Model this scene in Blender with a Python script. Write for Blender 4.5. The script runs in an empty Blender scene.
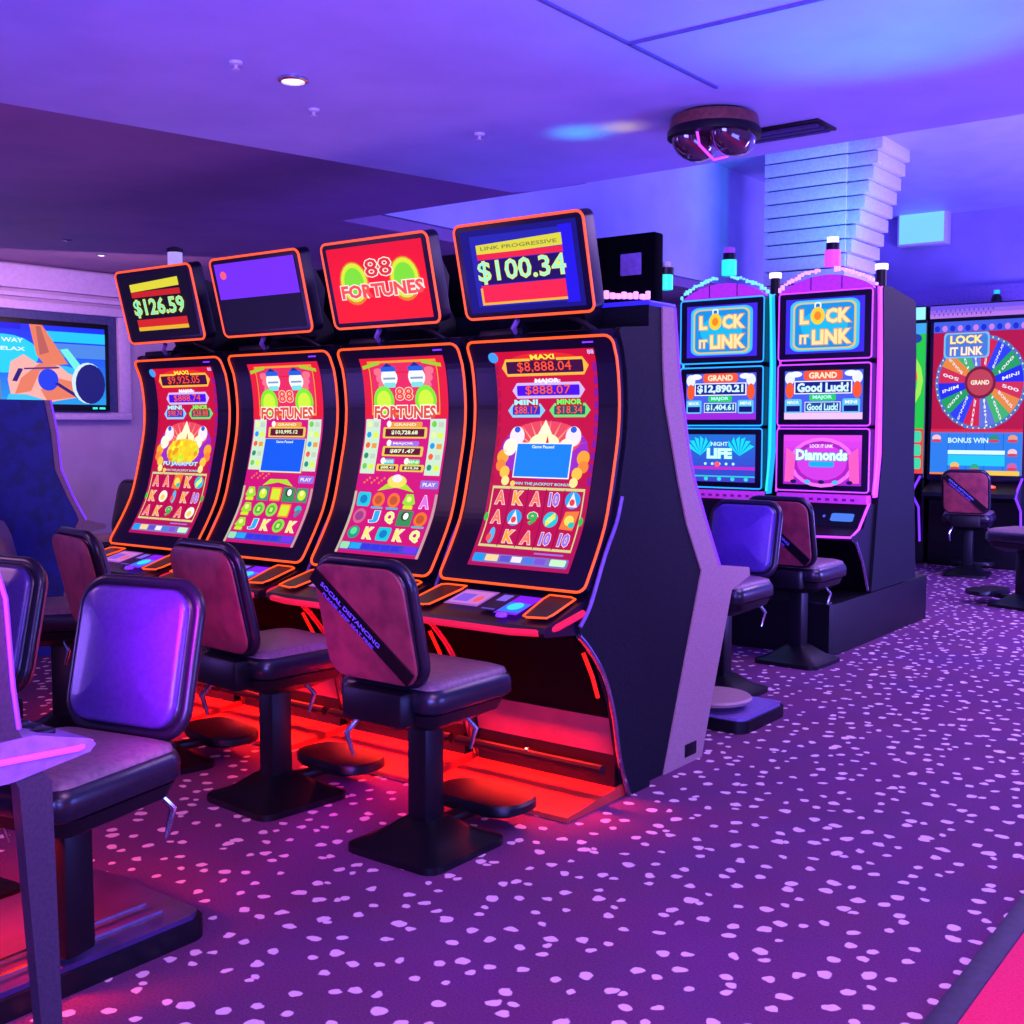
import bpy, bmesh, math, random
from mathutils import Vector, Matrix
PI=math.pi; sin=math.sin; cos=math.cos
SC=bpy.context.scene; COL=SC.collection
def lin(c):
    return tuple(((v/255)/12.92 if v/255<=.04045 else (((v/255)+.055)/1.055)**2.4) for v in c)
# ------------------------------------------------------------------ camera
cam=bpy.data.cameras.new('camera'); co=bpy.data.objects.new('camera',cam); COL.objects.link(co)
cam.sensor_width=36; cam.lens=36*1150/1024; cam.clip_start=.05; cam.clip_end=100
YAW=math.radians(37.3); PITCH=math.atan((512-425)/1150)
co.location=(0,0,1.5); co.rotation_euler=(PI/2-PITCH,0,YAW)
SC.camera=co
# ------------------------------------------------------------------ world, light, exposure
SC.view_settings.view_transform='Standard'; SC.view_settings.look='None'
SC.view_settings.exposure=0.0; SC.view_settings.gamma=1.0; SC.view_settings.use_curve_mapping=False
w=bpy.data.worlds.new('world'); SC.world=w; w.use_nodes=True
w.node_tree.nodes['Background'].inputs[0].default_value=(.20,.13,1,1)
w.node_tree.nodes['Background'].inputs[1].default_value=.42
def aim(o,t): o.rotation_euler=(Vector(t)-Vector(o.location)).to_track_quat('-Z','Y').to_euler()
def area(name,loc,to,sx,sy,power,col):
    l=bpy.data.lights.new(name,'AREA'); l.shape='RECTANGLE'; l.size=sx; l.size_y=sy; l.energy=power; l.color=col
    o=bpy.data.objects.new(name,l); COL.objects.link(o); o.location=loc; aim(o,to); return o
def spot(name,loc,to,power,col,ang=60,blend=.8,r=.05):
    l=bpy.data.lights.new(name,'SPOT'); l.energy=power; l.color=col; l.spot_size=math.radians(ang); l.spot_blend=blend; l.shadow_soft_size=r
    o=bpy.data.objects.new(name,l); COL.objects.link(o); o.location=loc; aim(o,to); return o
# violet uplights of the hall behind the camera washing the ceiling, plus added left and far-wall fills
area('violet_uplight',(.8,-1.2,.9),(-1.2,2.2,2.65),3.0,1.2,430,(.155,.15,1))
area('violet_uplight_side',(1.6,4.2,.7),(-1.5,4.0,2.65),2.2,1.2,150,(.12,.16,1))
area('blue_uplight_far',(0.4,9.0,.8),(-3.2,11,3.9),3.0,1.2,520,(.22,.18,1))
area('far_wall_fill',(1.5,10.5,.8),(-.5,13.6,3.2),2.5,1.0,260,(.30,.2,1))  # unseen fill added to brighten the far wall
area('left_ceiling_fill',(-6.6,.6,.9),(-5.4,3.0,2.7),1.6,.8,45,(.30,.14,1))  # unseen fill added to lift the left ceiling
# pinkish ceiling downlights on the carpet, and an added front fill
area('hall_downlight',(-.6,1.6,2.55),(-.9,2.2,0),1.4,1.4,60,(1,.42,.85))
area('front_fill',(.9,-.7,2.45),(-2.7,3.2,.8),1.8,1.0,44,(1,.48,.75))  # fill lamp added beside the camera to brighten the chair backs
area('aisle_downlight',(-1.2,6.0,2.9),(-1.3,6.2,0),1.6,1.6,70,(.70,.42,1))
area('aisle_downlight_far',(-1.6,9.8,2.9),(-1.8,9.8,0),1.5,1.5,75,(.85,.5,1))
area('rear_downlight',(-5.6,1.0,2.55),(-5.2,2.2,0),1.2,1.2,26,(.9,.35,.8))
area('wall_washer',(-7.2,4.6,2.5),(-8.3,5.4,1.2),1.8,.3,24,(1,.55,.8))
# coloured beams on the ceiling and over the aisle, with two added chair fills
spot('cyan_beam',(-1.2,4.0,1.6),(-1.25,3.2,2.65),60,(.0,.6,1),75,1)
spot('blue_beam',(.2,5.0,1.0),(-.6,4.0,2.65),60,(.03,.10,1),80,1)
spot('yellow_beam',(-2.45,3.9,2.42),(-2.42,3.88,2.65),2.2,(1,.75,.05),50,1)
spot('cyan_beam_small',(-2.62,3.85,2.42),(-2.60,3.85,2.65),2.6,(.0,.8,1),70,1)
spot('violet_chair_fill',(-1.5,.2,1.8),(-2.72,1.88,.88),1000,(.72,.0,1),24,1,.25)  # added spot, stands in for screen glow on the near chair
spot('blue_chair_fill',(-1.9,4.5,1.9),(-2.9,6.0,.85),260,(.10,.0,1),30,.9,.2)  # added spot giving the rear chair its blue glow
spot('blue_aisle_beam',(-1.0,8.2,2.9),(-1.6,6.6,0),110,(.04,.06,1),75,1,.2)
spot('blue_carpet_beam',(-.3,3.0,2.6),(-.6,4.6,0),45,(.08,.08,1),80,1,.2)
spot('orange_ceiling_glow',(-4.9,1.6,2.0),(-4.9,1.9,2.7),9,(1,.3,.12),90,1,.2)
spot('cyan_column_beam',(-3.0,8.6,2.7),(-4.2,9.6,3.5),70,(.0,.7,1),60,1,.1)

# ------------------------------------------------------------------ materials
def mat(name,c,rough=.5,metal=0,spec=.5,coat=0,noise=0,nscale=40,bump=0,emit=0,ecol=None,c2=None,aniso=None):
    m=bpy.data.materials.new(name); m.use_nodes=True; nt=m.node_tree; b=nt.nodes['Principled BSDF']
    b.inputs['Base Color'].default_value=(*lin(c),1); b.inputs['Roughness'].default_value=rough
    b.inputs['Metallic'].default_value=metal; b.inputs['Specular IOR Level'].default_value=spec
    b.inputs['Coat Weight'].default_value=coat; b.inputs['Coat Roughness'].default_value=.08
    tc=nt.nodes.new('ShaderNodeTexCoord'); nz=nt.nodes.new('ShaderNodeTexNoise'); nz.inputs['Scale'].default_value=nscale
    nz.inputs['Detail'].default_value=4; nt.links.new(tc.outputs['Object'],nz.inputs['Vector'])
    mx=nt.nodes.new('ShaderNodeMix'); mx.data_type='RGBA'
    d=c2 if c2 else tuple(v*(1-noise) for v in c)
    mx.inputs[6].default_value=(*lin(c),1); mx.inputs[7].default_value=(*lin(d),1)
    cr=nt.nodes.new('ShaderNodeMapRange'); cr.inputs[1].default_value=.4; cr.inputs[2].default_value=.65
    nt.links.new(nz.outputs['Fac'],cr.inputs[0]); nt.links.new(cr.outputs[0],mx.inputs[0]); nt.links.new(mx.outputs[2],b.inputs['Base Color'])
    if bump:
        bp=nt.nodes.new('ShaderNodeBump'); bp.inputs['Strength'].default_value=bump; bp.inputs['Distance'].default_value=.01
        nt.links.new(nz.outputs['Fac'],bp.inputs['Height']); nt.links.new(bp.outputs[0],b.inputs['Normal'])
    if emit:
        b.inputs['Emission Color'].default_value=(*(ecol or lin(c)),1); b.inputs['Emission Strength'].default_value=emit
    return m
M={}
M['black']=mat('black_plastic',(11,9,17),.4,spec=.35,noise=.4,nscale=60)
M['side']=mat('speckled_black_laminate',(8,8,15),.62,spec=.2,c2=(22,24,36),nscale=160,bump=.05)
M['sideblue']=mat('blue_black_laminate',(16,34,140),.5,c2=(10,24,100),nscale=12,bump=.05)
M['bezel']=mat('gloss_black_glass',(14,7,34),.34,spec=.45,coat=.0,noise=.3,nscale=8)
M['platform']=mat('deep_violet_platform_top',(70,40,96),.3,spec=.6,noise=.2,nscale=9)
M['grey']=mat('grey_speckled_trim',(178,140,136),.5,c2=(146,112,114),nscale=220,bump=.06)
M['neartrim']=mat('dark_taupe_trim',(58,44,60),.5,noise=.2,nscale=120)
M['chrome']=mat('chrome',(200,200,215),.18,metal=1,noise=.1)
M['brown']=mat('maroon_vinyl',(150,58,66),.42,c2=(120,44,56),nscale=14,bump=.08)
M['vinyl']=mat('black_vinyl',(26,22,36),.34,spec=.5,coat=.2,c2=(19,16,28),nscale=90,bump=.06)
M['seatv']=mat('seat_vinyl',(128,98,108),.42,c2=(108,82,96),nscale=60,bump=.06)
M['white']=mat('white_plastic',(205,200,220),.35,noise=.05)
M['frost']=mat('frosted_white',(225,225,240),.4,noise=.05,emit=.5,ecol=(.55,.45,1))
def glow(name,c,s): return mat(name,c,.4,emit=s,noise=.05,nscale=5)
M['orange']=glow('orange_led',(255,88,20),1.15)
M['amber']=glow('amber_led',(255,140,20),1.0)
M['red']=glow('red_led',(255,24,12),1.3)
M['cyan']=glow('cyan_led',(30,170,255),1.2)
M['teal']=glow('teal_led',(40,230,190),1.1)
M['pink']=glow('pink_led',(205,70,255),1.15)
M['violet']=glow('violet_led',(120,50,255),1.2)
M['blueled']=glow('blue_led',(40,30,255),1.3)
M['bulbteal']=glow('teal_bulb',(120,225,235),1.0)
M['bulbpink']=glow('pink_bulb',(255,170,235),1.05)
M['bulb']=glow('warm_white_bulb',(235,225,255),1.6)
M['paleglow']=glow('pale_cyan_light',(120,210,235),.8)
M['magenta']=mat('magenta_sign_panel',(200,50,215),.4,noise=.15,emit=.45,ecol=lin((215,60,235)))
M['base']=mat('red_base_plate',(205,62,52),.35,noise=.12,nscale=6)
M['redplastic']=mat('red_deck_lip',(210,30,60),.25,spec=.6,noise=.1,emit=.6,ecol=lin((255,30,70)))
M['lilac']=mat('lilac_metal',(150,120,200),.3,metal=.3,noise=.1)
# screens: emission from vertex colour
sm=bpy.data.materials.new('lit_display'); sm.use_nodes=True; nt=sm.node_tree; b=nt.nodes['Principled BSDF']
at=nt.nodes.new('ShaderNodeAttribute'); at.attribute_name='Col'; b.inputs['Base Color'].default_value=(.01,.01,.015,1)
b.inputs['Roughness'].default_value=.4; b.inputs['Specular IOR Level'].default_value=.12; nt.links.new(at.outputs['Color'],b.inputs['Emission Color']); b.inputs['Emission Strength'].default_value=1.18
M['screen']=sm
pm=bpy.data.materials.new('printed_colour'); pm.use_nodes=True; nt=pm.node_tree; b=nt.nodes['Principled BSDF']
at=nt.nodes.new('ShaderNodeAttribute'); at.attribute_name='Col'; nt.links.new(at.outputs['Color'],b.inputs['Base Color']); b.inputs['Roughness'].default_value=.5
M['print']=pm
# carpet
def carpet():
    m=bpy.data.materials.new('dotted_purple_carpet'); m.use_nodes=True; nt=m.node_tree; N=nt.nodes.new; L=nt.links.new; b=nt.nodes['Principled BSDF']
    tc=N('ShaderNodeTexCoord'); nz=N('ShaderNodeTexNoise'); nz.inputs['Scale'].default_value=16; nz.inputs['Detail'].default_value=2
    L(tc.outputs['Object'],nz.inputs['Vector'])
    sub=N('ShaderNodeVectorMath'); sub.operation='SUBTRACT'; sub.inputs[1].default_value=(.5,.5,.5); L(nz.outputs['Color'],sub.inputs[0])
    sc=N('ShaderNodeVectorMath'); sc.operation='SCALE'; sc.inputs['Scale'].default_value=.045; L(sub.outputs[0],sc.inputs[0])
    ad=N('ShaderNodeVectorMath'); ad.operation='ADD'; L(tc.outputs['Object'],ad.inputs[0]); L(sc.outputs[0],ad.inputs[1])
    vo=N('ShaderNodeTexVoronoi'); vo.voronoi_dimensions='2D'; vo.inputs['Scale'].default_value=9.6; vo.inputs['Randomness'].default_value=.9; L(ad.outputs[0],vo.inputs['Vector'])
    # size of each dot from its own cell colour
    sp=N('ShaderNodeSeparateColor'); L(vo.outputs['Color'],sp.inputs[0])
    mr=N('ShaderNodeMapRange'); mr.inputs[3].default_value=.125; mr.inputs[4].default_value=.21; L(sp.outputs[0],mr.inputs[0])
    lt=N('ShaderNodeMath'); lt.operation='SUBTRACT'; L(mr.outputs[0],lt.inputs[0]); L(vo.outputs['Distance'],lt.inputs[1])
    st=N('ShaderNodeMapRange'); st.inputs[1].default_value=-.012; st.inputs[2].default_value=.02; L(lt.outputs[0],st.inputs[0])
    f=N('ShaderNodeTexNoise'); f.inputs['Scale'].default_value=140; f.inputs['Detail'].default_value=5; L(tc.outputs['Object'],f.inputs['Vector'])
    g=N('ShaderNodeTexNoise'); g.inputs['Scale'].default_value=2.2; g.inputs['Detail'].default_value=3; L(tc.outputs['Object'],g.inputs['Vector'])
    mxa=N('ShaderNodeMix'); mxa.data_type='RGBA'; mxa.inputs[6].default_value=(*lin((80,38,76)),1); mxa.inputs[7].default_value=(*lin((142,76,134)),1); L(f.outputs['Fac'],mxa.inputs[0])
    mxg=N('ShaderNodeMix'); mxg.data_type='RGBA'; mxg.blend_type='MULTIPLY'; mxg.inputs[0].default_value=.45; L(mxa.outputs[2],mxg.inputs[6]); L(g.outputs['Color'],mxg.inputs[7])
    mx=N('ShaderNodeMix'); mx.data_type='RGBA'; L(st.outputs[0],mx.inputs[0]); L(mxg.outputs[2],mx.inputs[6]); mx.inputs[7].default_value=(*lin((236,200,206)),1)
    L(mx.outputs[2],b.inputs['Base Color']); b.inputs['Roughness'].default_value=.9; b.inputs['Specular IOR Level'].default_value=.15
    bp=N('ShaderNodeBump'); bp.inputs['Strength'].default_value=.5; bp.inputs['Distance'].default_value=.006; L(f.outputs['Fac'],bp.inputs['Height']); L(bp.outputs[0],b.inputs['Normal'])
    return m
M['carpet']=carpet()
M['redcarpet']=mat('crimson_carpet',(252,34,88),.9,c2=(240,24,72),nscale=150,bump=.3)
M['edging']=mat('dark_edging_strip',(44,26,58),.6,noise=.3)
M['ceil']=mat('pale_ceiling_paint',(180,180,234),.55,c2=(170,170,226),nscale=3,bump=.02)
M['seam']=mat('ceiling_seam',(92,84,170),.6,noise=.1)
M['ceilshade']=mat('shade_tinted_ceiling',(140,100,150),.6,c2=(126,90,140),nscale=2,spec=.5)  # shade on the left ceiling put into a darker plum colour
M['ceilgloss']=mat('polished_violet_ceiling',(112,98,176),.14,metal=.45,c2=(104,90,170),nscale=1.5,bump=.02)
M['wall']=mat('mauve_wall_paint',(168,142,178),.7,c2=(158,132,170),nscale=5,bump=.02)
M['walltrim']=mat('lilac_wall_frame',(186,160,204),.6,noise=.05)
M['walldark']=mat('dark_wall',(60,40,110),.6,noise=.2)
M['wallfar']=mat('violet_far_wall',(150,135,205),.6,noise=.08,nscale=2)
M['cushion']=mat('violet_lit_cushion_vinyl',(74,50,126),.36,spec=.6,coat=.3,c2=(66,44,116),nscale=70,bump=.05)  # black vinyl with the violet light on it put into the colour
M['matte']=mat('matte_black_panel',(3,3,9),.8,spec=.03,noise=.3)
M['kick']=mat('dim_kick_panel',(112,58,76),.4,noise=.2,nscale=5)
M['column']=mat('white_column_panel',(225,222,238),.4,noise=.06)
M['groove']=mat('column_groove',(50,50,110),.5,noise=.2)
M['smoke']=mat('smoked_glass_dome',(70,40,60),.08,spec=.8,coat=1,noise=.3,nscale=9)
M['bronze']=mat('bronze_band',(120,66,60),.35,metal=.2,noise=.2)

# ------------------------------------------------------------------ geometry helpers
class G:
    def __init__(s): s.v=[]; s.f=[]; s.mi=[]; s.c=[]; s.cur=0; s.col=(1,1,1)
    def add(s,vs,fs):
        o=len(s.v); s.v+= [tuple(p) for p in vs]
        for f in fs: s.f.append([i+o for i in f]); s.mi.append(s.cur); s.c.append(s.col)
        return s
    def box(s,x0,x1,y0,y1,z0,z1,bev=0,seg=2):
        if bev:
            bm=bmesh.new(); bmesh.ops.create_cube(bm,size=1)
            for v in bm.verts: v.co=Vector(((x0+x1)/2+v.co.x*(x1-x0),(y0+y1)/2+v.co.y*(y1-y0),(z0+z1)/2+v.co.z*(z1-z0)))
            bmesh.ops.bevel(bm,geom=bm.edges[:],offset=bev,segments=seg,profile=.5,affect='EDGES')
            bm.verts.index_update(); s.add([v.co[:] for v in bm.verts],[[v.index for v in f.verts] for f in bm.faces]); bm.free(); return s
        return s.add([(x0,y0,z0),(x1,y0,z0),(x1,y1,z0),(x0,y1,z0),(x0,y0,z1),(x1,y0,z1),(x1,y1,z1),(x0,y1,z1)],
            [(0,3,2,1),(4,5,6,7),(0,1,5,4),(1,2,6,5),(2,3,7,6),(3,0,4,7)])
    def prism(s,pts,a,b,ax='x'):   # pts: (y,z) for ax x, (x,z) for ax y, (x,y) for ax z
        mk={'x':lambda p,t:(t,p[0],p[1]),'y':lambda p,t:(p[0],t,p[1]),'z':lambda p,t:(p[0],p[1],t)}[ax]
        n=len(pts); return s.add([mk(p,a) for p in pts]+[mk(p,b) for p in pts],[list(range(n))[::-1],list(range(n,2*n))]+[(i,(i+1)%n,n+(i+1)%n,n+i) for i in range(n)])
    def loft(s,rings,cap=True,closed=True):
        n=len(rings[0]); vs=[p for r in rings for p in r]; fs=[]
        for k in range(len(rings)-1):
            for i in range(n if closed else n-1): fs.append((k*n+i,k*n+(i+1)%n,(k+1)*n+(i+1)%n,(k+1)*n+i))
        if cap: fs+= [list(range(n))[::-1],[ (len(rings)-1)*n+i for i in range(n)]]
        return s.add(vs,fs)
    def tube(s,path,r,n=8,closed=False):
        P=[Vector(p) for p in path]; m=len(P); rings=[]; pn=None
        for i in range(m):
            t=(P[(i+1)%m]-P[i-1]) if closed else (P[min(i+1,m-1)]-P[max(i-1,0)])
            if t.length<1e-9: t=Vector((0,0,1))
            t.normalize()
            if pn is None:
                a=Vector((0,0,1)) if abs(t.z)<.9 else Vector((1,0,0)); pn=(a-t*a.dot(t)).normalized()
            else:
                q=pn-t*pn.dot(t); pn=q.normalized() if q.length>1e-6 else pn
            bn=t.cross(pn); rr=r[i] if isinstance(r,(list,tuple)) else r
            rings.append([tuple(P[i]+(pn*cos(2*PI*k/n)+bn*sin(2*PI*k/n))*rr) for k in range(n)])
        if closed: rings.append(rings[0])
        return s.loft(rings,cap=not closed)
    def lathe(s,prof,c=(0,0,0),n=24):
        return s.loft([[(c[0]+r*cos(2*PI*k/n),c[1]+r*sin(2*PI*k/n),c[2]+z) for k in range(n)] for r,z in prof])
    def slab(s,w,h,t,r,e=.01,puff=0,c=(0,0,0)):   # rounded rectangle in XZ, front towards -Y, puffed front
        rings=[]
        def out(d,y): return [(c[0]+x,c[1]+y,c[2]+z) for x,z in rrect(w-2*d,h-2*d,max(r-d,.002))]
        rings.append(out(e,t/2)); 
        for k in (0,1,2,3): a=PI/2*k/3; rings.append(out(e*(1-sin(a)),t/2-e*(1-cos(a))))
        for k in (1,2,3): a=PI/2*k/3; rings.append(out(e*(1-cos(a)),-t/2+e*(1-sin(a))))
        if puff:
            for q in (.15,.35,.6,.85): rings.append(out(e+(min(w,h)/2-e)*q,-t/2-puff*(1-(1-q)**2.2)))
        return s.loft(rings)
def rrect(w,h,r,n=5):
    o=[]
    for cx,cz,a0 in ((w/2-r,h/2-r,0),(-w/2+r,h/2-r,PI/2),(-w/2+r,-h/2+r,PI),(w/2-r,-h/2+r,1.5*PI)):
        for k in range(n+1): a=a0+PI/2*k/n; o.append((cx+r*cos(a),cz+r*sin(a)))
    return o
def mesh(name,g,mats,smooth=True,ang=35,color=False):
    me=bpy.data.meshes.new(name); me.from_pydata(g.v,[],g.f)
    for m in (mats if isinstance(mats,list) else [mats]): me.materials.append(M[m] if isinstance(m,str) else m)
    me.polygons.foreach_set('material_index',g.mi)
    if color:
        ca=me.color_attributes.new('Col','FLOAT_COLOR','CORNER'); data=[]
        for p,c in zip(me.polygons,g.c):
            data+= list(c)*0+[x for _ in range(p.loop_total) for x in (*c,1)]
        ca.data.foreach_set('color',data)
    else:
        bm=bmesh.new(); bm.from_mesh(me); bmesh.ops.recalc_face_normals(bm,faces=bm.faces[:]); bm.to_mesh(me); bm.free()
    me.update()
    if smooth and not color:
        me.polygons.foreach_set('use_smooth',[True]*len(me.polygons)); me.set_sharp_from_angle(angle=math.radians(ang))
    return me
def link(name,me,parent=None,loc=(0,0,0),rot=(0,0,0)):
    o=bpy.data.objects.new(name,me); COL.objects.link(o); o.parent=parent; o.location=loc; o.rotation_euler=rot; return o
def obj(name,g,mats,parent=None,loc=(0,0,0),rot=(0,0,0),**k): return link(name,mesh(name,g,mats,**k),parent,loc,rot)
def tag(o,label,cat,group=None):
    o['label']=label; o['category']=cat
    if group: o['group']=group
    return o
def thing(name,label,cat,loc=(0,0,0),rz=0,group=None):
    o=bpy.data.objects.new(name,None); COL.objects.link(o); o.location=loc; o.rotation_euler=(0,0,rz); o.empty_display_size=.1
    return tag(o,label,cat,group)
def struct(name,g,mats,**k): o=obj(name,g,mats,**k); o['kind']='structure'; return o
def dup(o,parent=None,loc=None,rz=None,label=None,group=None):
    c=o.copy(); COL.objects.link(c)
    if parent: c.parent=parent
    if loc is not None: c.location=loc
    if rz is not None: c.rotation_euler=(0,0,rz)
    if label: c['label']=label
    if group: c['group']=group
    for ch in o.children: dup(ch,c)
    return c
# ------------------------------------------------------------------ flat artwork laid on a surface
TC={}
def glyphs(t,bold=.02):
    k=(t,bold)
    if k in TC: return TC[k]
    cu=bpy.data.curves.new('t','FONT'); cu.body=t; cu.size=1; cu.resolution_u=2; cu.offset=bold; cu.fill_mode='FRONT'
    o=bpy.data.objects.new('t',cu); COL.objects.link(o); bpy.context.view_layer.update()
    me=bpy.data.meshes.new_from_object(o); vs=[(v.co.x,v.co.y) for v in me.vertices]; fs=[list(p.vertices) for p in me.polygons]
    bpy.data.objects.remove(o); bpy.data.curves.remove(cu); bpy.data.meshes.remove(me)
    xs=[a for a,_ in vs]; ys=[a for _,a in vs]
    TC[k]=(vs,fs,min(xs),max(xs),min(ys),max(ys)); return TC[k]
class Art:
    """2-D pieces (0..W, 0..H) carried by a mapping f(u,v,d) into space; d is the print thickness"""
    def __init__(s,f,step=.0012): s.g=G(); s.f=f; s.st=step; s.L=0
    def put(s,pts,faces,c,L): s.g.col=lin(c); s.g.add([s.f(u,v,L*s.st) for u,v in pts],faces)
    def rect(s,u0,v0,u1,v1,c,L=1,n=1):
        p=[]; f=[]
        for k in range(n+1): v=v0+(v1-v0)*k/n; p+=[(u0,v),(u1,v)]
        for k in range(n): f.append((2*k,2*k+1,2*k+3,2*k+2))
        s.put(p,f,c,L)
    def grad(s,u0,v0,u1,v1,ca,cb,L=1,n=12):
        for k in range(n):
            t=(k+.5)/n; s.rect(u0,v0+(v1-v0)*k/n,u1,v0+(v1-v0)*(k+1)/n,tuple(a+(b-a)*t for a,b in zip(ca,cb)),L)
    cut=None
    def poly(s,pts,c,L=2):
        if not s.cut: return s.put(pts,[list(range(len(pts)))],c,L)
        lo=min(p[1] for p in pts); hi=max(p[1] for p in pts); n=max(1,math.ceil((hi-lo)/s.cut))
        for k in range(n):
            a=lo+(hi-lo)*k/n; b=lo+(hi-lo)*(k+1)/n; q=pts
            for lim,sg in ((a,1),(b,-1)):
                o=[]
                for i in range(len(q)):
                    p0=q[i-1]; p1=q[i]; d0=(p0[1]-lim)*sg; d1=(p1[1]-lim)*sg
                    if (d0>=0)!=(d1>=0): t=d0/(d0-d1); o.append((p0[0]+(p1[0]-p0[0])*t,lim))
                    if d1>=0: o.append(p1)
                q=o
                if len(q)<3: break
            if len(q)>=3: s.put(q,[list(range(len(q)))],c,L)
    def ell(s,u,v,a,b,c,L=2,n=20): s.poly([(u+a*cos(2*PI*k/n),v+b*sin(2*PI*k/n)) for k in range(n)],c,L)
    def rr(s,u0,v0,u1,v1,r,c,L=2): s.poly([((u0+u1)/2+x,(v0+v1)/2+z) for x,z in rrect(u1-u0,v1-v0,r,4)],c,L)
    def frame(s,u0,v0,u1,v1,t,c,L=2,n=4):
        s.rect(u0,v0,u0+t,v1,c,L,n); s.rect(u1-t,v0,u1,v1,c,L,n); s.rect(u0+t,v0,u1-t,v0+t,c,L); s.rect(u0+t,v1-t,u1-t,v1,c,L)
    def line(s,p,q,t,c,L=2):
        d=Vector((q[0]-p[0],q[1]-p[1])); n=Vector((-d.y,d.x)).normalized()*t/2
        s.poly([(p[0]-n.x,p[1]-n.y),(q[0]-n.x,q[1]-n.y),(q[0]+n.x,q[1]+n.y),(p[0]+n.x,p[1]+n.y)],c,L)
    def text(s,t,u,v,w,h,c,L=3,bold=.02,edge=None,ew=.05,rot=0):
        for (bb,cc,LL) in (((bold+ew,edge,L-.4),) if edge else ())+((bold,c,L),):
            vs,fs,x0,x1,y0,y1=glyphs(t,bb); _,_,X0,X1,Y0,Y1=glyphs(t,bold)
            sx=w/(X1-X0); sy=h/(Y1-Y0); mx=(X0+X1)/2; my=(Y0+Y1)/2
            pts=[]
            for x,y in vs:
                a=(x-mx)*sx; b=(y-my)*sy; pts.append((u+a*cos(rot)-b*sin(rot),v+a*sin(rot)+b*cos(rot)))
            s.put(pts,fs,cc,LL)
    def make(s,name,parent,mat='screen'): return obj(name,s.g,mat,parent,color=True)

# ------------------------------------------------------------------ the room
struct('floor',G().box(-9,4.5,-3,15,-.05,0),'carpet',smooth=False)
struct('floor_red',G().box(-.79,4.4,-2.9,9,.0,.012),'redcarpet',smooth=False)
struct('trim_1',G().box(-.86,-.79,-2.9,9,.0,.018,.004),'edging')
# dropped bright ceiling raft, outer ceilings
struct('ceiling',G().prism([(-5.1,-3),(4.4,-3),(4.4,4.52),(-3.42,4.66),(-3.52,4.62),(-4.01,2.24)],2.65,2.72,'z'),'ceil')
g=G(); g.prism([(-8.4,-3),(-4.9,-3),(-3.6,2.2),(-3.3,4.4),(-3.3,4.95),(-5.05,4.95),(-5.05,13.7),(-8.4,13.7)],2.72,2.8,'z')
struct('ceiling_left',g,'ceilshade')
struct('ceiling_far',G().box(-5.1,4.4,4.75,13.7,3.9,3.96),'ceil',smooth=False)
struct('trim_2',G().box(-5.15,-5.05,4.9,13.6,2.81,3.9),'ceil')
struct('trim_9',G().box(-3.3,4.4,4.46,4.52,2.73,3.95),'ceil')
struct('wall_left',G().box(-8.45,-8.3,-3,13.7,0,2.8),'wall',smooth=False)
struct('wall_back',G().box(-8.4,4.4,13.6,13.75,0,3.95),'wallfar',smooth=False)
struct('trim_3',G().box(-8.3,-8.24,-3,13.6,2.53,2.70).box(-8.3,-8.26,-3,13.6,2.47,2.50),'walltrim')
struct('baseboard_left',G().box(-8.3,-8.27,-3,13.6,0,.12),'walldark')
# purple band on the back wall over the far machines
struct('trim_5',G().box(-8.2,4.3,13.5,13.6,2.70,3.05),'lilac')
# seams of the bright ceiling
g=G()
for p,q in (((-1.88,2.5),(-1.88,3.62)),((-1.88,3.05),(4,3.05))):
    d=Vector((q[0]-p[0],q[1]-p[1],0)).normalized(); n=Vector((-d.y,d.x,0))*.006
    g.prism([(p[0]-n.x,p[1]-n.y),(q[0]-n.x,q[1]-n.y),(q[0]+n.x,q[1]+n.y),(p[0]+n.x,p[1]+n.y)],2.643,2.651,'z')
struct('trim_6',g,'seam')
# columns of stacked white panels; tall tops and flare stand in for ceiling reflections
t=thing('column','square white column of stacked horizontal panels behind the blue machine pair','column',(-4.13,9.96,0))
obj('column_core',G().box(-.35,.35,-.33,.30,0,3.89),'groove',t)
g=G()
for k in range(33): g.box(-.375,.375,-.36,.36,.02+k*.118,.02+k*.118+.105,.006)
obj('panel_cladding',g,'column',t)
g=G()
for k in range(9): g.box(.376,.39+.035*k,-.34,.34,.02+(k+24)*.118,.02+(k+24)*.118+.105,.006)
obj('reflection_flare',g,'column',t)
t=thing('column','fainter white panel column further back, left of the main one','column',(-6.2+.45,12.9,0))
g=G()
for k in range(28): g.box(-.27,.27,-.27,.27,.02+k*.128,.02+k*.128+.115,.006)
obj('panel_cladding',g,'column',t); obj('column_core',G().box(-.25,.25,-.25,.25,0,3.6),'groove',t)
t=thing('reflection_box','pale cyan glowing box right of the column, stand-in for a ceiling reflection','sign',(-4.35,13.48,3.74))  # glowing box added in place of a blurred ceiling reflection
obj('glow_box_body',G().box(-.28,.28,-.08,.1,-.2,.2,.02),'white',t); obj('lit_face',G().box(-.25,.25,-.09,-.081,-.17,.17),'paleglow',t)

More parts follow.
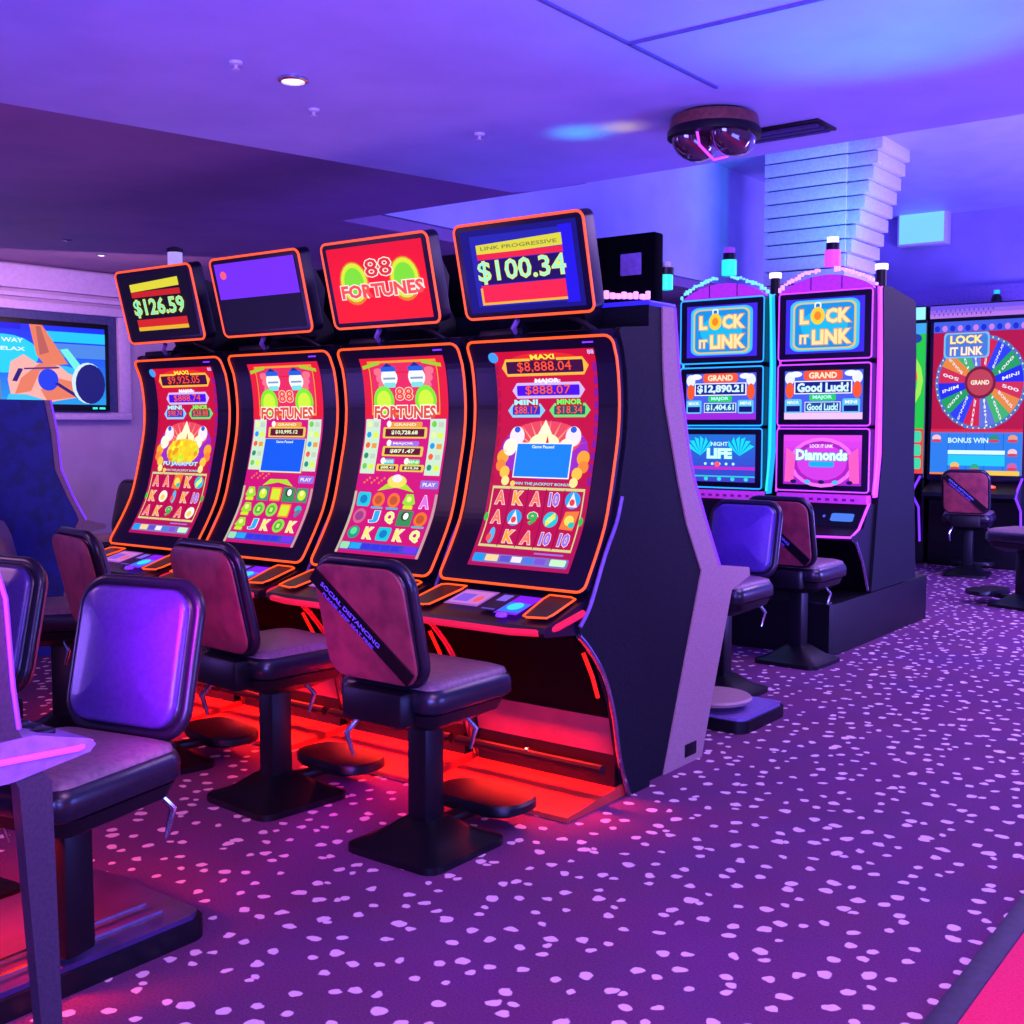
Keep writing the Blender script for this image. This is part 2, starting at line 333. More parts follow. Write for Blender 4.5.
# television in its framed recess
t=thing('television','wall television showing a blue poolside advert with a reclining person','television',(-8.24,4.68,1.97))
obj('casing',G().box(-.03,.03,-.74,.76,-.36,.33,.008),'black',t)
def tvm(u,v,d): return (.032+d,-.70+u*1.42,-.31+v*.60)
a=Art(tvm,.0025)
a.grad(0,0,1,1,(30,150,225),(10,40,235),0)
a.rect(0,.93,.5,1,(8,10,220),1); a.rect(.62,.80,1,.93,(20,190,250),1); a.rect(.64,.60,1,.78,(70,130,220),1); a.rect(.0,.0,.35,.14,(60,60,150),1)
a.poly([(.0,.18),(.38,.05),(.38,.3),(0,.36)],(110,120,150),1.2)
a.ell(.40,.62,.2,.24,(20,200,245),1.1); a.ell(.7,.3,.2,.2,(40,180,240),1.1)
a.text('PLAY YOUR WAY',.31,.79,.40,.055,(225,245,255),3,.02); a.text('IN, PLAY, RELAX',.31,.68,.42,.055,(225,245,255),3,.02)
sk=(222,120,84); sh=(240,170,160)
put0=a.put
def squeeze(p,f,c,L): put0([(.40+(x-.40)*.92,y) for x,y in p],f,c,L)
a.put=squeeze
a.poly([(.56,1),(.64,1),(.74,.70),(.80,.52),(.66,.48),(.60,.62)],sk,2); a.poly([(.60,.98),(.63,.98),(.68,.66),(.62,.62)],(178,90,76),2.2)
a.poly([(.75,.7),(.80,.72),(.92,.42),(.86,.40)],(110,230,215),2)
a.poly([(.42,.30),(.44,.52),(.52,.62),(.60,.52),(.74,.5),(.80,.40),(.90,.34),(.88,.10),(.66,.02),(.44,.06)],sh,2.1)
a.poly([(.46,.12),(.50,.32),(.62,.52),(.72,.50),(.74,.46),(.62,.42),(.56,.16)],sk,2.4)
a.poly([(.62,.18),(.72,.34),(.86,.28),(.86,.10),(.66,.04)],sk,2.4)
a.ell(.67,.31,.065,.14,(24,60,225),2.6); a.line((.72,.27),(.90,.05),.03,(40,20,110),2.8); a.line((.46,.28),(.50,.44),.03,(30,20,110),2.8); a.line((.52,.44),(.74,.47),.02,(40,40,140),2.7)
a.ell(.93,.28,.11,.27,(200,225,240),2.9); a.ell(.945,.27,.10,.26,(16,22,110),3.1)
a.put=put0
a.poly([(.40,0),(.42,.12),(.52,.12),(.64,.04),(.64,0)],(60,190,235),3)
a.make('screen',t)
g=G(); g.box(.031,.034,.60,.64,-.345,-.33); g.box(.031,.034,.66,.71,-.345,-.33); obj('status_light',g,'teal',t)
g=G()
for (y0,y1,z0,z1) in ((3.8,5.66,2.37,2.44),(3.8,5.66,1.54,1.60),(3.8,3.92,1.60,2.37),(5.55,5.66,1.60,2.37)): g.box(-8.3,-8.24,y0,y1,z0,z1,.008)
struct('trim_7',g,'walltrim')
g=G().box(-8.298,-8.27,3.92,5.55,1.60,2.37); struct('trim_8',g,'groove')

# ceiling fittings
t=thing('ceiling_fixture','twin-lobed smoked glass projector fixture with brown band under the bright ceiling','light fixture',(-2.05,3.93,2.65))
t.scale=(.66,.66,.66)
obj('mounting_plate',G().lathe([(.16,-.02),(.2,-.0)],n=28),'black',t)
obj('band',G().lathe([(.19,0),(.24,-.02),(.25,-.06),(.25,-.09)],n=32),'bronze',t); obj('rim',G().lathe([(.255,-.085),(.262,-.10),(.262,-.13),(.24,-.135)],n=32),'black',t)
for sx in (-1,1):
    g=G(); rg=[]
    for k in range(7):
        a_=PI/2*k/6; rr_=cos(a_); rg.append([(sx*.105*0+ (sx*.118+.112*rr_*cos(q)),.19*rr_*sin(q),-.13-.115*sin(a_)) for q in [2*PI*i/20 for i in range(20)]])
    g.loft(rg); obj('glass_lobe',g,'smoke',t)
obj('divider',G().tube([(0,-.2,-.13),(0,-.17,-.2),(0,0,-.25),(0,.17,-.2),(0,.2,-.13)],.008),'pink',t)
t=thing('ceiling_vent','dark slotted vent in the ceiling beside the glass fixture','vent',(-2.02,4.30,2.65))
obj('vent_frame',G().box(-.22,.26,-.09,.09,-.012,0,.004),'black',t)
g=G()
for k in range(3): g.box(-.20,.24,-.065+k*.05,-.035+k*.05,-.02,-.011)
obj('slat',g,'walldark',t)
def downlight(x,y,z,r,label,bright='bulb'):
    t=thing('downlight',label,'light',(x,y,z)); obj('trim_ring',G().lathe([(r,0),(r,-.008),(r*.8,-.012),(r*.78,0)],n=24),'chrome',t)
    obj('lens',G().lathe([(r*.78,-.004),(r*.5,-.012),(.001,-.016)],n=20),bright,t)
downlight(-3.09*.958,2.8*.958,2.65,.05,'lit recessed downlight in the bright ceiling above the second chair')
downlight(-7.4,4.86,2.72,.035,'small lit downlight in the dark ceiling near the television wall')
downlight(-7.0,4.35,2.72,.03,'unlit small downlight in the dark ceiling left of the lit one','chrome')
def sprinkler(x,y,z,label):
    t=thing('sprinkler',label,'sprinkler',(x,y,z)); obj('cup',G().lathe([(.022,0),(.02,-.008),(.008,-.012)],n=14),'white',t)
    obj('deflector',G().lathe([(.006,-.012),(.006,-.022),(.014,-.024),(.014,-.026)],n=12),'white',t)
sprinkler(-3.12*.958+.02,2.45,2.65,'small sprinkler in the bright ceiling left of the lit downlight')
sprinkler(-3.18,2.98,2.65,'small sprinkler in the bright ceiling just below the lit downlight')
sprinkler(-2.92,3.62,2.65,'small sprinkler in the bright ceiling above the third machine topper')

# ------------------------------------------------------------------ curved screen machines (front row)
FC=[(-.125,.845),(-.10,.90),(-.02,1.0),(.0,1.11),(.03,1.22),(.06,1.34),(.085,1.46),(.097,1.58),(.092,1.68),(.075,1.76),(.03,1.855)]
FC=[(-.15,.86),(-.125,.90),(-.06,1.0),(.0,1.11),(.035,1.22),(.065,1.34),(.09,1.45),(.10,1.56),(.095,1.66),(.078,1.76),(.035,1.852)]
def crom(pts,n=60):
    out=[]; P=[pts[0]]+pts+[pts[-1]]
    for i in range(1,len(P)-2):
        for k in range(8):
            t=k/8; o=[]
            for d in range(2):
                p0,p1,p2,p3=P[i-1][d],P[i][d],P[i+1][d],P[i+2][d]
                o.append(.5*((2*p1)+(-p0+p2)*t+(2*p0-5*p1+4*p2-p3)*t*t+(-p0+3*p1-3*p2+p3)*t**3))
            out.append(tuple(o))
    out.append(pts[-1]); return out
FS=crom(FC); FL=[0]
for i in range(1,len(FS)): FL.append(FL[-1]+math.dist(FS[i],FS[i-1]))
FT=FL[-1]
def face(s,d=0):
    """point and outward (towards the player) offset d at arc length s"""
    s=max(0,min(FT,s)); i=1
    while i<len(FL)-1 and FL[i]<s: i+=1
    t=(s-FL[i-1])/(FL[i]-FL[i-1]); y=FS[i-1][0]+(FS[i][0]-FS[i-1][0])*t; z=FS[i-1][1]+(FS[i][1]-FS[i-1][1])*t
    j0=max(0,i-5); j1=min(len(FS)-1,i+4); ty=FS[j1][0]-FS[j0][0]; tz=FS[j1][1]-FS[j0][1]; l=math.hypot(ty,tz); ty/=l; tz/=l
    return y-tz*d, z+ty*d
MESHES={}
def part(name,key,fn,mats,parent,loc=(0,0,0),rot=(0,0,0),**k):
    if key not in MESHES: MESHES[key]=mesh(name,fn(),mats,**k)
    return link(name,MESHES[key],parent,loc,rot)
W=.735
def bezel_outline(n=70,ins=0,r=.035):
    return [(x,FT/2+z) for x,z in _rr(W-2*ins,FT-2*ins,r,16)]
def _rr(w,h,r,nv):
    base=rrect(w,h,r,4); o=[]
    for i,p in enumerate(base):
        o.append(p); q=base[(i+1)%len(base)]
        if abs(q[1]-p[1])>.2:
            for k in range(1,nv): o.append((p[0],p[1]+(q[1]-p[1])*k/nv))
    return o
def bezel_g():
    g=G(); rows=[]
    N=44
    for j in range(N+1):
        s=FT*j/N; e=min(s,FT-s); r=.035; hw=W/2-(r-math.sqrt(max(0,r*r-(r-min(e,r))**2)) if e<r else 0)
        hw=max(hw,W/2-r); rows.append((s,hw))
    for j in range(N):
        (s0,h0),(s1,h1)=rows[j],rows[j+1]
        f0=face(s0,0);f1=face(s1,0);b0=face(s0,-.05);b1=face(s1,-.05)
        v=[(-h0,*f0),(h0,*f0),(h1,*f1),(-h1,*f1),(-h0,*b0),(h0,*b0),(h1,*b1),(-h1,*b1)]
        fs=[(0,1,2,3),(4,7,6,5),(1,5,6,2),(0,3,7,4)]
        if j==0: fs.append((0,4,5,1))
        if j==N-1: fs.append((3,2,6,7))
        g.add(v,fs)
    return g
def neon_g():
    return G().tube([(x,*face(s,.004)) for x,s in bezel_outline(ins=.004)],.0058,6,True)
SW,S0,S1=.505,.078,FT-.055      # screen width and arc range
SH=S1-S0
def scr_map(u,v,d):
    s=S0+v*SH; y,z=face(s,.002+d); return ((u-.5)*SW+.012,y,z)
SYM={'A':(245,120,90),'K':(250,160,30),'10':(150,110,235),'9':(40,180,70),'J':(40,170,230),'Q':(225,240,130)}
def reel_A(a,rows,v0,v1):
    for r in range(3):
        for c in range(5):
            u=.14+c*.18; v=v1-(r+.5)*(v1-v0)/3; k=rows[r][c]
            if k in SYM: a.text(k,u,v,.10,.062,SYM[k],3,.04,(240,215,215),.04)
            elif k=='*': a.ell(u,v,.072,.038,(30,160,240),3); a.poly([(u-.05,v-.03),(u,v+.035),(u+.05,v-.03)],(250,225,220),4); a.ell(u,v-.01,.025,.015,(230,60,60),5)
            elif k=='c': a.ell(u,v,.07,.036,(30,190,215),3); a.line((u-.04,v-.02),(u+.04,v+.02),.03,(250,220,60),4); a.ell(u,v,.03,.012,(200,255,150),5)
            elif k=='d': a.poly([(u-.08,v-.04),(u-.05,v+.04),(u+.08,v+.045),(u+.05,v-.045)],(235,120,40),3); a.ell(u,v,.045,.024,(255,215,90),4); a.ell(u+.03,v-.02,.03,.014,(30,190,180),5)
            elif k=='m': a.ell(u,v,.068,.036,(245,235,225),3); a.ell(u,v-.006,.035,.018,(250,200,90),4)
            elif k=='b': a.ell(u,v,.03,.04,(70,180,235),3); a.ell(u-.02,v-.01,.025,.02,(235,90,70),4)
def bottom_bar(a,kind=0):
    a.rr(.03,.018,.97,.062,.012,(120,110,190) if kind==0 else (60,70,190),2)
    a.rr(.04,.022,.15,.060,.012,(20,150,240) if kind==0 else (150,215,170),3); a.rect(.16,.026,.29,.058,(240,205,150) if kind==0 else (30,160,240),3)
    for k in range(4): a.rect(.31+k*.115,.028,.41+k*.115,.056,((90,80,200),(230,225,240),(70,120,220),(120,80,210))[k%4] if kind==0 else (50,50,220),3)
    a.rr(.80,.026,.95,.058,.01,(190,235,190) if kind==0 else (110,50,235),3)
def art_A(parent,vals,box,rows):
    a=Art(scr_map); a.cut=.03
    a.grad(0,0,1,1,(170,14,84),(200,8,40),0,24)
    for k in range(10): a.rect(.0,.40+k*.055,.035,.44+k*.055,(170,10,50),1); a.rect(.965,.40+k*.055,1,.44+k*.055,(130,20,150),1)
    a.ell(.5,.955,.34,.035,(225,40,20),1)
    def pill(u0,v0,u1,v1,rim,inn,txt,tc,lab=None,lc=None):
        h=v1-v0; p=lambda d:[(u0+.05-d*.3+d*1.0,v0+d),(u1-.05-d*.7,v0+d),(u1-d*1.6,(v0+v1)/2),(u1-.05-d*.7,v1-d),(u0+.05+d*.7,v1-d),(u0+d*1.6,(v0+v1)/2)]
        a.poly(p(0),rim,2); a.rr(u0+.05,v0+.012,u1-.05,v1-.012,.008,inn,3)
        a.text(txt,(u0+u1)/2,(v0+v1)/2,(u1-u0)*.62,h*.62,tc,4,.0,(120,10,30),.03)
        if lab: a.rect((u0+u1)/2-.13,v1-.012,(u0+u1)/2+.13,v1+.012,rim if lc is None else (170,20,30),3); a.text(lab,(u0+u1)/2,v1+.006,.24,.024,lc or (250,245,255),4.5,.04)
    pill(.07,.885,.93,.965,(250,180,50),(60,8,50),vals[0],(255,84,24),'MAXI',(255,225,60))
    pill(.16,.785,.88,.855,(205,180,250),(70,10,225),vals[1],(255,90,60),'MAJOR')
    pill(.11,.70,.49,.762,(130,200,250),(60,40,190),vals[2],(255,100,70),'MINI',(160,240,255))
    pill(.53,.70,.93,.762,(110,215,110),(20,80,100),vals[3],(255,100,60),'MINOR',(90,255,90))
    # burst and figures' place-holders: pale cloud, gold heap, two orange dragons' coils
    a.ell(.5,.55,.44,.13,(150,40,190),1); a.ell(.5,.60,.36,.085,(225,70,90),1.5)
    for q in range(14):
        an=PI*q/13; a.poly([(.5+.1*cos(an)-.02,.56),(.5+.44*cos(an),.56+.13*sin(an)),(.5+.1*cos(an)+.02,.56)],(255,150,110),1.8)
    for u in (.22,.78): a.ell(u,.615,.075,.045,(245,225,235),2.5); a.ell(u,.645,.03,.014,(40,90,220),3.2); a.ell(u-.06,.565,.07,.04,(250,240,215),2.6)
    a.poly([(.36,.56),(.5,.69),(.64,.56)],(252,240,205),2.4); a.ell(.5,.585,.15,.045,(255,235,190),2.7); a.poly([(.51,.56),(.53,.62),(.56,.56)],(205,20,30),3.2)
    for s_ in (-1,1):
        for k,(du,dv,r) in enumerate(((.40,.52,.06),(.41,.48,.05),(.36,.45,.05),(.34,.41,.04))): a.ell(.5+s_*du,dv,r,r*.55,((255,160,30),(250,130,40),(255,190,60),(250,225,140))[k],2.6+.2*k)
    if box:
        a.rect(.23,.425,.79,.585,(245,235,245),4.6); a.rect(.24,.43,.78,.58,(10,125,255),5,2); a.text('Game Paused',.5,.567,.22,.014,(230,245,255),6,.02)
    else:
        a.ell(.5,.51,.27,.075,(250,200,20),4); 
        rnd=random.Random(4)
        for k in range(46): a.ell(.5+rnd.uniform(-.23,.23),.505+rnd.uniform(-.055,.06),.03,.015,rnd.choice([(255,235,40),(225,150,10),(255,215,20),(180,230,40),(255,190,0)]),4.6+k*.02)
        a.text('FU JACKPOT',.5,.435,.58,.03,(190,225,255),6,.04,(40,120,60),.05)
    a.text('WIN THE JACKPOT BONUS',.53,.398,.56,.016,(120,225,235),3,.02); a.ell(.24,.398,.025,.013,(255,200,90),3)
    a.frame(.04,.095,.96,.385,.012,(205,205,130),2,6); a.rect(.055,.10,.945,.378,(182,8,70),1.5,6)
    for k in range(1,5): a.rect(.05+k*.18-.004,.1,.05+k*.18+.004,.378,(120,10,60),2.2,6)
    a.ell(.03,.24,.02,.02,(50,190,60),3); a.ell(.97,.24,.02,.02,(50,190,60),3)
    reel_A(a,rows,.105,.378)
    a.rect(.62,.075,.9,.083,(150,110,220),2); bottom_bar(a,0)
    a.ell(.0,.975,.05,.025,(60,150,240),3); a.text('88',.97,.985,.06,.02,(190,190,255),4)
    return a.make('display',parent)
def fortunes(a,u,v,w,L=5):
    a.ell(u-.34*w,v-.0*w,.17*w,.10*w,(120,225,20),L); a.ell(u+.34*w,v-.0*w,.17*w,.10*w,(120,225,20),L)
    a.ell(u-.34*w,v,.12*w,.07*w,(200,235,40),L+.3); a.ell(u+.34*w,v,.12*w,.07*w,(200,235,40),L+.3)
    a.text('88',u,v+.045*w,.28*w,.085*w,(240,70,30),L+1,.02,(255,235,215),.03); a.text('FORTUNES',u,v-.075*w,1.0*w,.085*w,(215,80,60),L+1,.04,(255,240,225),.06)
def art_B(parent,vals,box,rows):
    a=Art(scr_map); a.cut=.03
    a.grad(0,0,1,1,(200,20,110),(205,10,130),0,24)
    a.rect(0,.70,1,1,(222,24,40),1,6); a.frame(.09,.715,.91,.985,.012,(235,150,40),2,5); a.rect(.11,.725,.89,.975,(224,40,86),1.5,5)
    for u,v,s_ in ((.14,.965,1),(.86,.965,-1)): a.line((u-.12,v-.012*s_),(u+.1,v+.012*s_),.018,(150,200,30),3)
    for u in (.2,.81):
        for k in range(4): a.ell(u+(.02*k if u<.5 else -.02*k),.93-.035*k,.055,.022,(235,110,130),2.4+.1*k)
    # two pale lanterns with blue caps
    for u in (.33,.66): a.ell(u,.90,.10,.05,(236,240,240),3.4); a.rr(u-.09,.93,u+.09,.955,.01,(30,90,215),3.8); a.poly([(u-.06,.955),(u,.975),(u+.06,.955)],(20,40,130),4); a.rr(u-.07,.85,u+.07,.875,.01,(120,215,220),3.6); a.rr(u-.075,.89,u+.075,.90,.004,(120,150,190),3.7)
    fortunes(a,.5,.785,.74)
    for u0 in (.02,.80):
        a.rect(u0,.42,u0+.18,.695,(196,226,196),2,5)
        for k in range(5): a.ell(u0+.05,.67-k*.053,.028,.015,((220,240,150),(20,150,230),(240,90,50),(20,140,110),(110,200,60))[(k+int(u0*5))%5],3); a.rect(u0+.1,.655-k*.053,u0+.16,.68-k*.053,((190,200,190),(215,235,60),(230,150,60))[k%3],3)
    def bar(u0,v0,u1,v1,txt,lab,lc):
        a.rr(u0,v0,u1,v1,.012,(225,195,60),2.5); a.rr(u0+.03,v0+.008,u1-.03,v1-.008,.004,(96,8,44),3); a.text(txt,(u0+u1)/2,(v0+v1)/2,(u1-u0)*.6,(v1-v0)*.42,(225,245,195),4,.03)
        a.rr(u0+.06,v1,u1-.06,v1+.026,.01,lc,2.6); a.text(lab,(u0+u1)/2,v1+.013,(u1-u0)*.5,.014,(255,235,200),4)
        a.ell(u0+.07,v1+.016,.028,.016,(245,245,240),3.5)
    bar(.24,.60,.77,.655,vals[0],'GRAND',(225,150,60))
    if box:
        a.rect(.2,.408,.8,.592,(220,225,150),4.6); a.rect(.215,.415,.785,.59,(8,88,255),5,2); a.text('Game Paused',.5,.575,.24,.014,(220,240,255),6,.02)
    else:
        bar(.26,.51,.75,.56,vals[1],'MAJOR',(150,110,235)); bar(.22,.435,.485,.47,vals[2],'MINOR',(40,190,220)); bar(.505,.435,.79,.47,vals[3],'MINI',(60,210,130))
    a.poly([(.28,.335),(.5,.355),(.72,.335),(.62,.372),(.38,.372)],(170,215,20),2.5)
    if not box: a.ell(.5,.385,.115,.032,(235,215,90),3); a.ell(.5,.40,.06,.02,(235,225,235),3.5)
    for k in range(9): a.ell(.1+.03*k,.375+.012*(k%3),.012,.006,(240,120,40),2)
    a.rr(.78,.355,.99,.395,.01,(140,110,215),3); a.text('PLAY',.885,.375,.15,.018,(235,220,255),4,.04)
    a.rect(0,.0,.03,.33,(190,180,150),1.5,6); a.rect(.97,0,1,.33,(190,150,160),1.5,6)
    cc={'g':(110,205,50),'o':(240,110,30),'y':(235,225,120),'t':(20,190,215),'e':(40,150,90),'p':(215,100,180)}
    for r in range(3):
        for c in range(5):
            u=.135+c*.183; v=.29-r*.088; k=rows[r][c]
            if k in 'AKJQ': a.text(k,u,v,.11,.064,{'A':(220,110,235),'K':(235,225,120),'J':(40,165,235),'Q':(225,240,130)}[k],3,.06,(250,240,235),.03)
            elif k=='G': a.rect(u-.08,v-.038,u+.08,v+.038,(60,140,110),3); a.ell(u,v,.055,.028,(200,225,30),4); a.ell(u,v+.01,.025,.014,(240,250,140),4.5)
            elif k=='E': a.rect(u-.085,v-.04,u+.085,v+.04,(50,140,80),3); a.ell(u,v+.012,.05,.024,(60,60,60),4); a.ell(u+.01,v+.012,.03,.018,(250,250,250),4.5)
            elif k=='L': a.poly([(u-.075,v-.01),(u-.04,v+.035),(u+.04,v+.035),(u+.075,v-.01),(u,v-.032)],(150,215,40),3); a.rect(u-.055,v-.04,u+.055,v-.022,(200,225,20),4); a.ell(u,v+.01,.03,.014,(235,235,130),4.4)
            elif k=='S': a.rr(u-.08,v-.036,u+.08,v+.036,.02,(20,195,215),3); a.ell(u,v,.045,.022,(10,120,190),4)
            elif k=='O': a.ell(u,v,.075,.038,(235,110,30),3); a.ell(u,v,.045,.022,(190,80,30),4); a.rect(u-.07,v-.046,u+.07,v-.036,(60,180,210),4)
            elif k=='C': a.ell(u,v,.078,.039,(140,215,70),3); a.ell(u,v,.05,.025,(90,170,50),4); a.rect(u-.02,v-.012,u+.02,v+.012,(190,235,110),4.5)
            elif k=='P': a.ell(u,v,.078,.04,(205,95,140),3); a.ell(u,v,.05,.025,(150,60,130),4)
            elif k=='T': a.ell(u,v,.07,.034,(20,150,130),3); a.ell(u,v+.006,.04,.02,(90,220,140),4)
            elif k=='Y': a.rr(u-.075,v-.038,u+.075,v+.038,.01,(240,140,30),3); a.rr(u-.06,v-.03,u+.06,v+.03,.01,(205,225,40),4)
            elif k=='9': a.text('9',u,v,.09,.064,(20,190,195),3,.07,(90,120,150),.03)
    bottom_bar(a,1)
    return a.make('display',parent)
TW,TH=.64,.385
def top_map(u,v,d): return ((u-.5)*(TW-.07),-.062-d,(v-.5)*(TH-.055))
def top_dollars(parent,txt,bright):
    a=Art(top_map)
    bg=(8,6,16) if not bright else (16,16,120)
    a.rect(0,0,1,1,bg,0)
    if bright: a.rect(.08,.07,.93,.93,(30,34,170),1); a.rect(.85,.05,.96,.95,(30,20,225),1.2)
    o=-.03 if bright else .08
    a.poly([(.14,.74),(.86,.78),(.86,.91),(.14,.86)] if not bright else [(.13,.70),(.87,.72),(.87,.86),(.13,.82)],(215,205,40),2)
    if bright:
        a.rect(.13,.64,.87,.71,(230,30,60),2.2); a.rect(.13,.12,.86,.33,(235,34,66),2.2); a.rect(.12,.09,.86,.12,(240,170,30),2.4); a.rect(.12,.12,.14,.30,(240,170,30),2.4)
        a.text('LINK PROGRESSIVE',.5,.775,.66,.045,(120,130,60),3,.02); a.rect(.14,.34,.86,.63,(26,10,90),2.1)
        a.text(txt,.5,.485,.75,.27,(150,235,205),4,.0,(235,225,30),.028)
    else:
        a.rect(.14,.65,.86,.74,(190,30,14),2.2); a.rect(.14,.18,.88,.30,(200,34,16),2.2); a.rect(.14,.12,.88,.18,(225,170,20),2.4); a.text(txt,.51,.475,.74,.28,(120,225,190),4,.01,(225,225,30),.03)
    return a.make('topper_display',parent)
def top_88(parent):
    a=Art(top_map); a.grad(0,0,1,1,(250,24,8),(225,14,26),0,8)
    for u in (.25,.78):
        a.ell(u,.52,.155,.29,(225,120,10),1.8); a.ell(u,.53,.14,.26,(205,225,20),2); a.ell(u,.53,.105,.2,(120,215,20),2.4)
    a.text('88',.53,.70,.28,.23,(215,40,30),4,.01,(255,225,210),.04); a.text('FORTUNES',.53,.41,.86,.18,(240,75,70),4,.04,(255,225,215),.06)
    return a.make('topper_display',parent)
def top_blank(parent):
    a=Art(top_map); a.rect(0,0,1,1,(14,10,34),0); a.rect(.0,.48,1,1,(112,44,250),1); a.ell(.1,.83,.04,.06,(250,90,110),2); return a.make('topper_display',parent)  # blank screen, its reflection painted as violet over dark
def cab_g():
    pts=[(.17,0),(.09,.16),(.03,.40),(-.06,.58),(-.19,.70),(-.2,.75),(-.13,.83)]
    pts+=[(face(FT*k/14,-.035)) for k in range(1,15)]
    pts+=[(.09,1.88),(.33,1.9),(.33,0)]
    return pts
def machine(cx,label,kind,topk,vals,rows,box):
    m=thing('slot_machine',label,'slot machine',(cx,3.75,0),0,'curved screen slot machines in the front row')
    part('cabinet','cab',lambda:G().box(-.35,.35,.10,.33,.0,1.88),'black',m)
    for s_ in (-1,1): part('side_panel','side%d'%s_,lambda:G().prism(cab_g(),s_*.355,s_*.378),'side',m)
    for s_ in (-1,1): part('edge_trim','etrim%d'%s_,lambda:G().tube([(s_*.378,y-.004,z) for y,z in crom([(.17,0),(.10,.16),(.05,.36),(-.02,.52),(-.12,.64),(-.2,.71)])],.011,8),'chrome',m)
    part('upper_edge_trim','uet',lambda:G().tube([(.382,y,z) for y,z in crom([(-.2,.745),(-.13,.82),(-.03,1.0),(.05,1.12),(.09,1.22)])],.008,8),'lilac',m)
    part('bezel','bezel',bezel_g,'bezel',m,ang=60)
    part('bezel_light','neon',neon_g,'orange',m)
    (art_A if kind=='A' else art_B)(m,vals,box,rows)
    part('small_print','sp',lambda:G().box(.22,.27,face(FT-.03)[0]-.004,face(FT-.03)[0]-.001,face(FT-.03)[1]-.004,face(FT-.03)[1]+.002),'violet',m)
    # button deck
    def deck():
        g=G(); pr=[(-.12,.85),(-.14,.835),(-.36,.775),(-.40,.765),(-.41,.745),(-.40,.73),(-.19,.71),(-.10,.80)]
        return g.prism(pr,-.365,.365)
    part('button_deck','deck',deck,'bezel',m)
    part('deck_lip','lip',lambda:G().tube([(-.368,-.16,.79),(-.366,-.33,.758),(-.33,-.40,.744),(-.22,-.425,.742),(.22,-.425,.742),(.33,-.40,.744),(.366,-.33,.758),(.368,-.16,.79)],.014,8),'redplastic',m)
    def dk(x,t,d=.004): # point on the sloped deck top: t 0 back .. 1 front
        y=-.14-.25*t; z=.838-.062*t+d; return (x,y,z)
    for s_ in (-1,1):
        quad=[(s_*.20,.05),(s_*.335,.05),(s_*.345,.85),(s_*.235,.92)]
        p=part('deck_pad','pad%d'%s_,lambda:G().add([dk(*q,.003) for q in quad]+[dk(*q,.008) for q in quad],[(4,5,6,7),(0,1,5,4),(1,2,6,5),(2,3,7,6),(3,0,4,7)]),'bezel',m)
        def outl():
            o=[]; 
            for i in range(4):
                a_=quad[i]; b_=quad[(i+1)%4]
                for k in range(4): o.append(dk(a_[0]+(b_[0]-a_[0])*(k/4+.06),a_[1]+(b_[1]-a_[1])*(k/4+.06),.009))
            return G().tube(o,.0045,6,True)
        part('pad_light','padl%d'%s_,outl,'orange',p)
    def dart(name,x0,x1,t0,t1,fn):
        key='dk_'+name
        if key not in MESHES:
            a=Art(lambda u,v,d:dk(x0+(x1-x0)*u,t1+(t0-t1)*v,.005+d)); fn(a); MESHES[key]=mesh(name,a.g,'screen',color=True)
        link(name,MESHES[key],m)
    def f1(a): a.rect(0,0,1,1,(150,80,190),0); a.rect(.06,.1,.94,.9,(190,110,200),1); a.rect(.12,.2,.55,.7,(120,80,220),2); a.ell(.76,.42,.1,.2,(235,80,90),2)
    def f2(a): a.rect(0,0,1,1,(20,12,50),0); a.rect(.2,.55,.8,.9,(120,90,230),1); a.rect(.1,.05,.9,.12,(90,60,190),1)
    def f3(a): a.rect(0,0,1,1,(120,20,250),0); a.rect(.05,.1,.95,.6,(40,110,255),1); a.ell(.5,.4,.3,.2,(40,215,225),2)
    dart('menu_card',-.19,-.02,.12,.72,f1); dart('card_reader',0.0,.08,.12,.8,f2); dart('button_screen',.085,.195,.15,.85,f3)
    part('spin_button','spin',lambda:G().lathe([(.022,0),(.022,.008),(.018,.013),(.001,.015)],(.14,-.37,.783),16),'violet',m)
    # knee well
    part('belly_panel','belly',lambda:G().prism([(-.36,.735),(-.2,.71),(-.06,.55),(.05,.34),(.20,.30),(.2,.34),(.12,.75),(-.1,.8)],-.35,.35),'matte',m)
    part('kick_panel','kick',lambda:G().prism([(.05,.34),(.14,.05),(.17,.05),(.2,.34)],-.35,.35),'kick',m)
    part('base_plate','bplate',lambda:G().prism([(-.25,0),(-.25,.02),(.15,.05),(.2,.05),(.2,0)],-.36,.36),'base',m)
    part('foot_rail','rail',lambda:G().tube([(-.37,-.02,.15),(.37,-.02,.15)],.02,10),'black',m)
    b=part('rail_bolt','bolt',lambda:G().lathe([(.012,0),(.012,.006),(.006,.01)],(0,-.02,.168),10),'chrome',m)
    part('side_light','slight',lambda:G().tube([(.35,-.13,.63),(.352,-.07,.53),(.352,-.03,.44)],.008,6),'red',m)
    l=bpy.data.lights.new('knee_lamp','AREA'); l.shape='RECTANGLE'; l.size=.6; l.size_y=.04; l.energy=15; l.color=(1,.02,.01)
    lo=bpy.data.objects.new('knee_lamp',l); COL.objects.link(lo); lo.location=(cx,3.75-.01,.325); aim(lo,(cx,3.75-.06,.0)); l.spread=math.radians(130)
    # topper
    part('topper_arm','arm',lambda:G().prism([(.10,1.86),(.16,1.93),(.10,2.05),(.10,2.12),(.17,2.10),(.27,1.98),(.30,1.86)],-.16,.16).box(-.33,-.1,.08,.3,1.86,1.90,.01),'black',m)
    part('topper_stay','stay',lambda:G().tube([(-.10,.05,1.93),(-.13,.06,1.90),(-.14,.1,1.87)],.012,8),'lilac',m)
    part('topper_stay','stay2',lambda:G().tube([(.16,.04,1.93),(.22,.06,1.90),(.25,.1,1.87)],.012,8),'black',m)
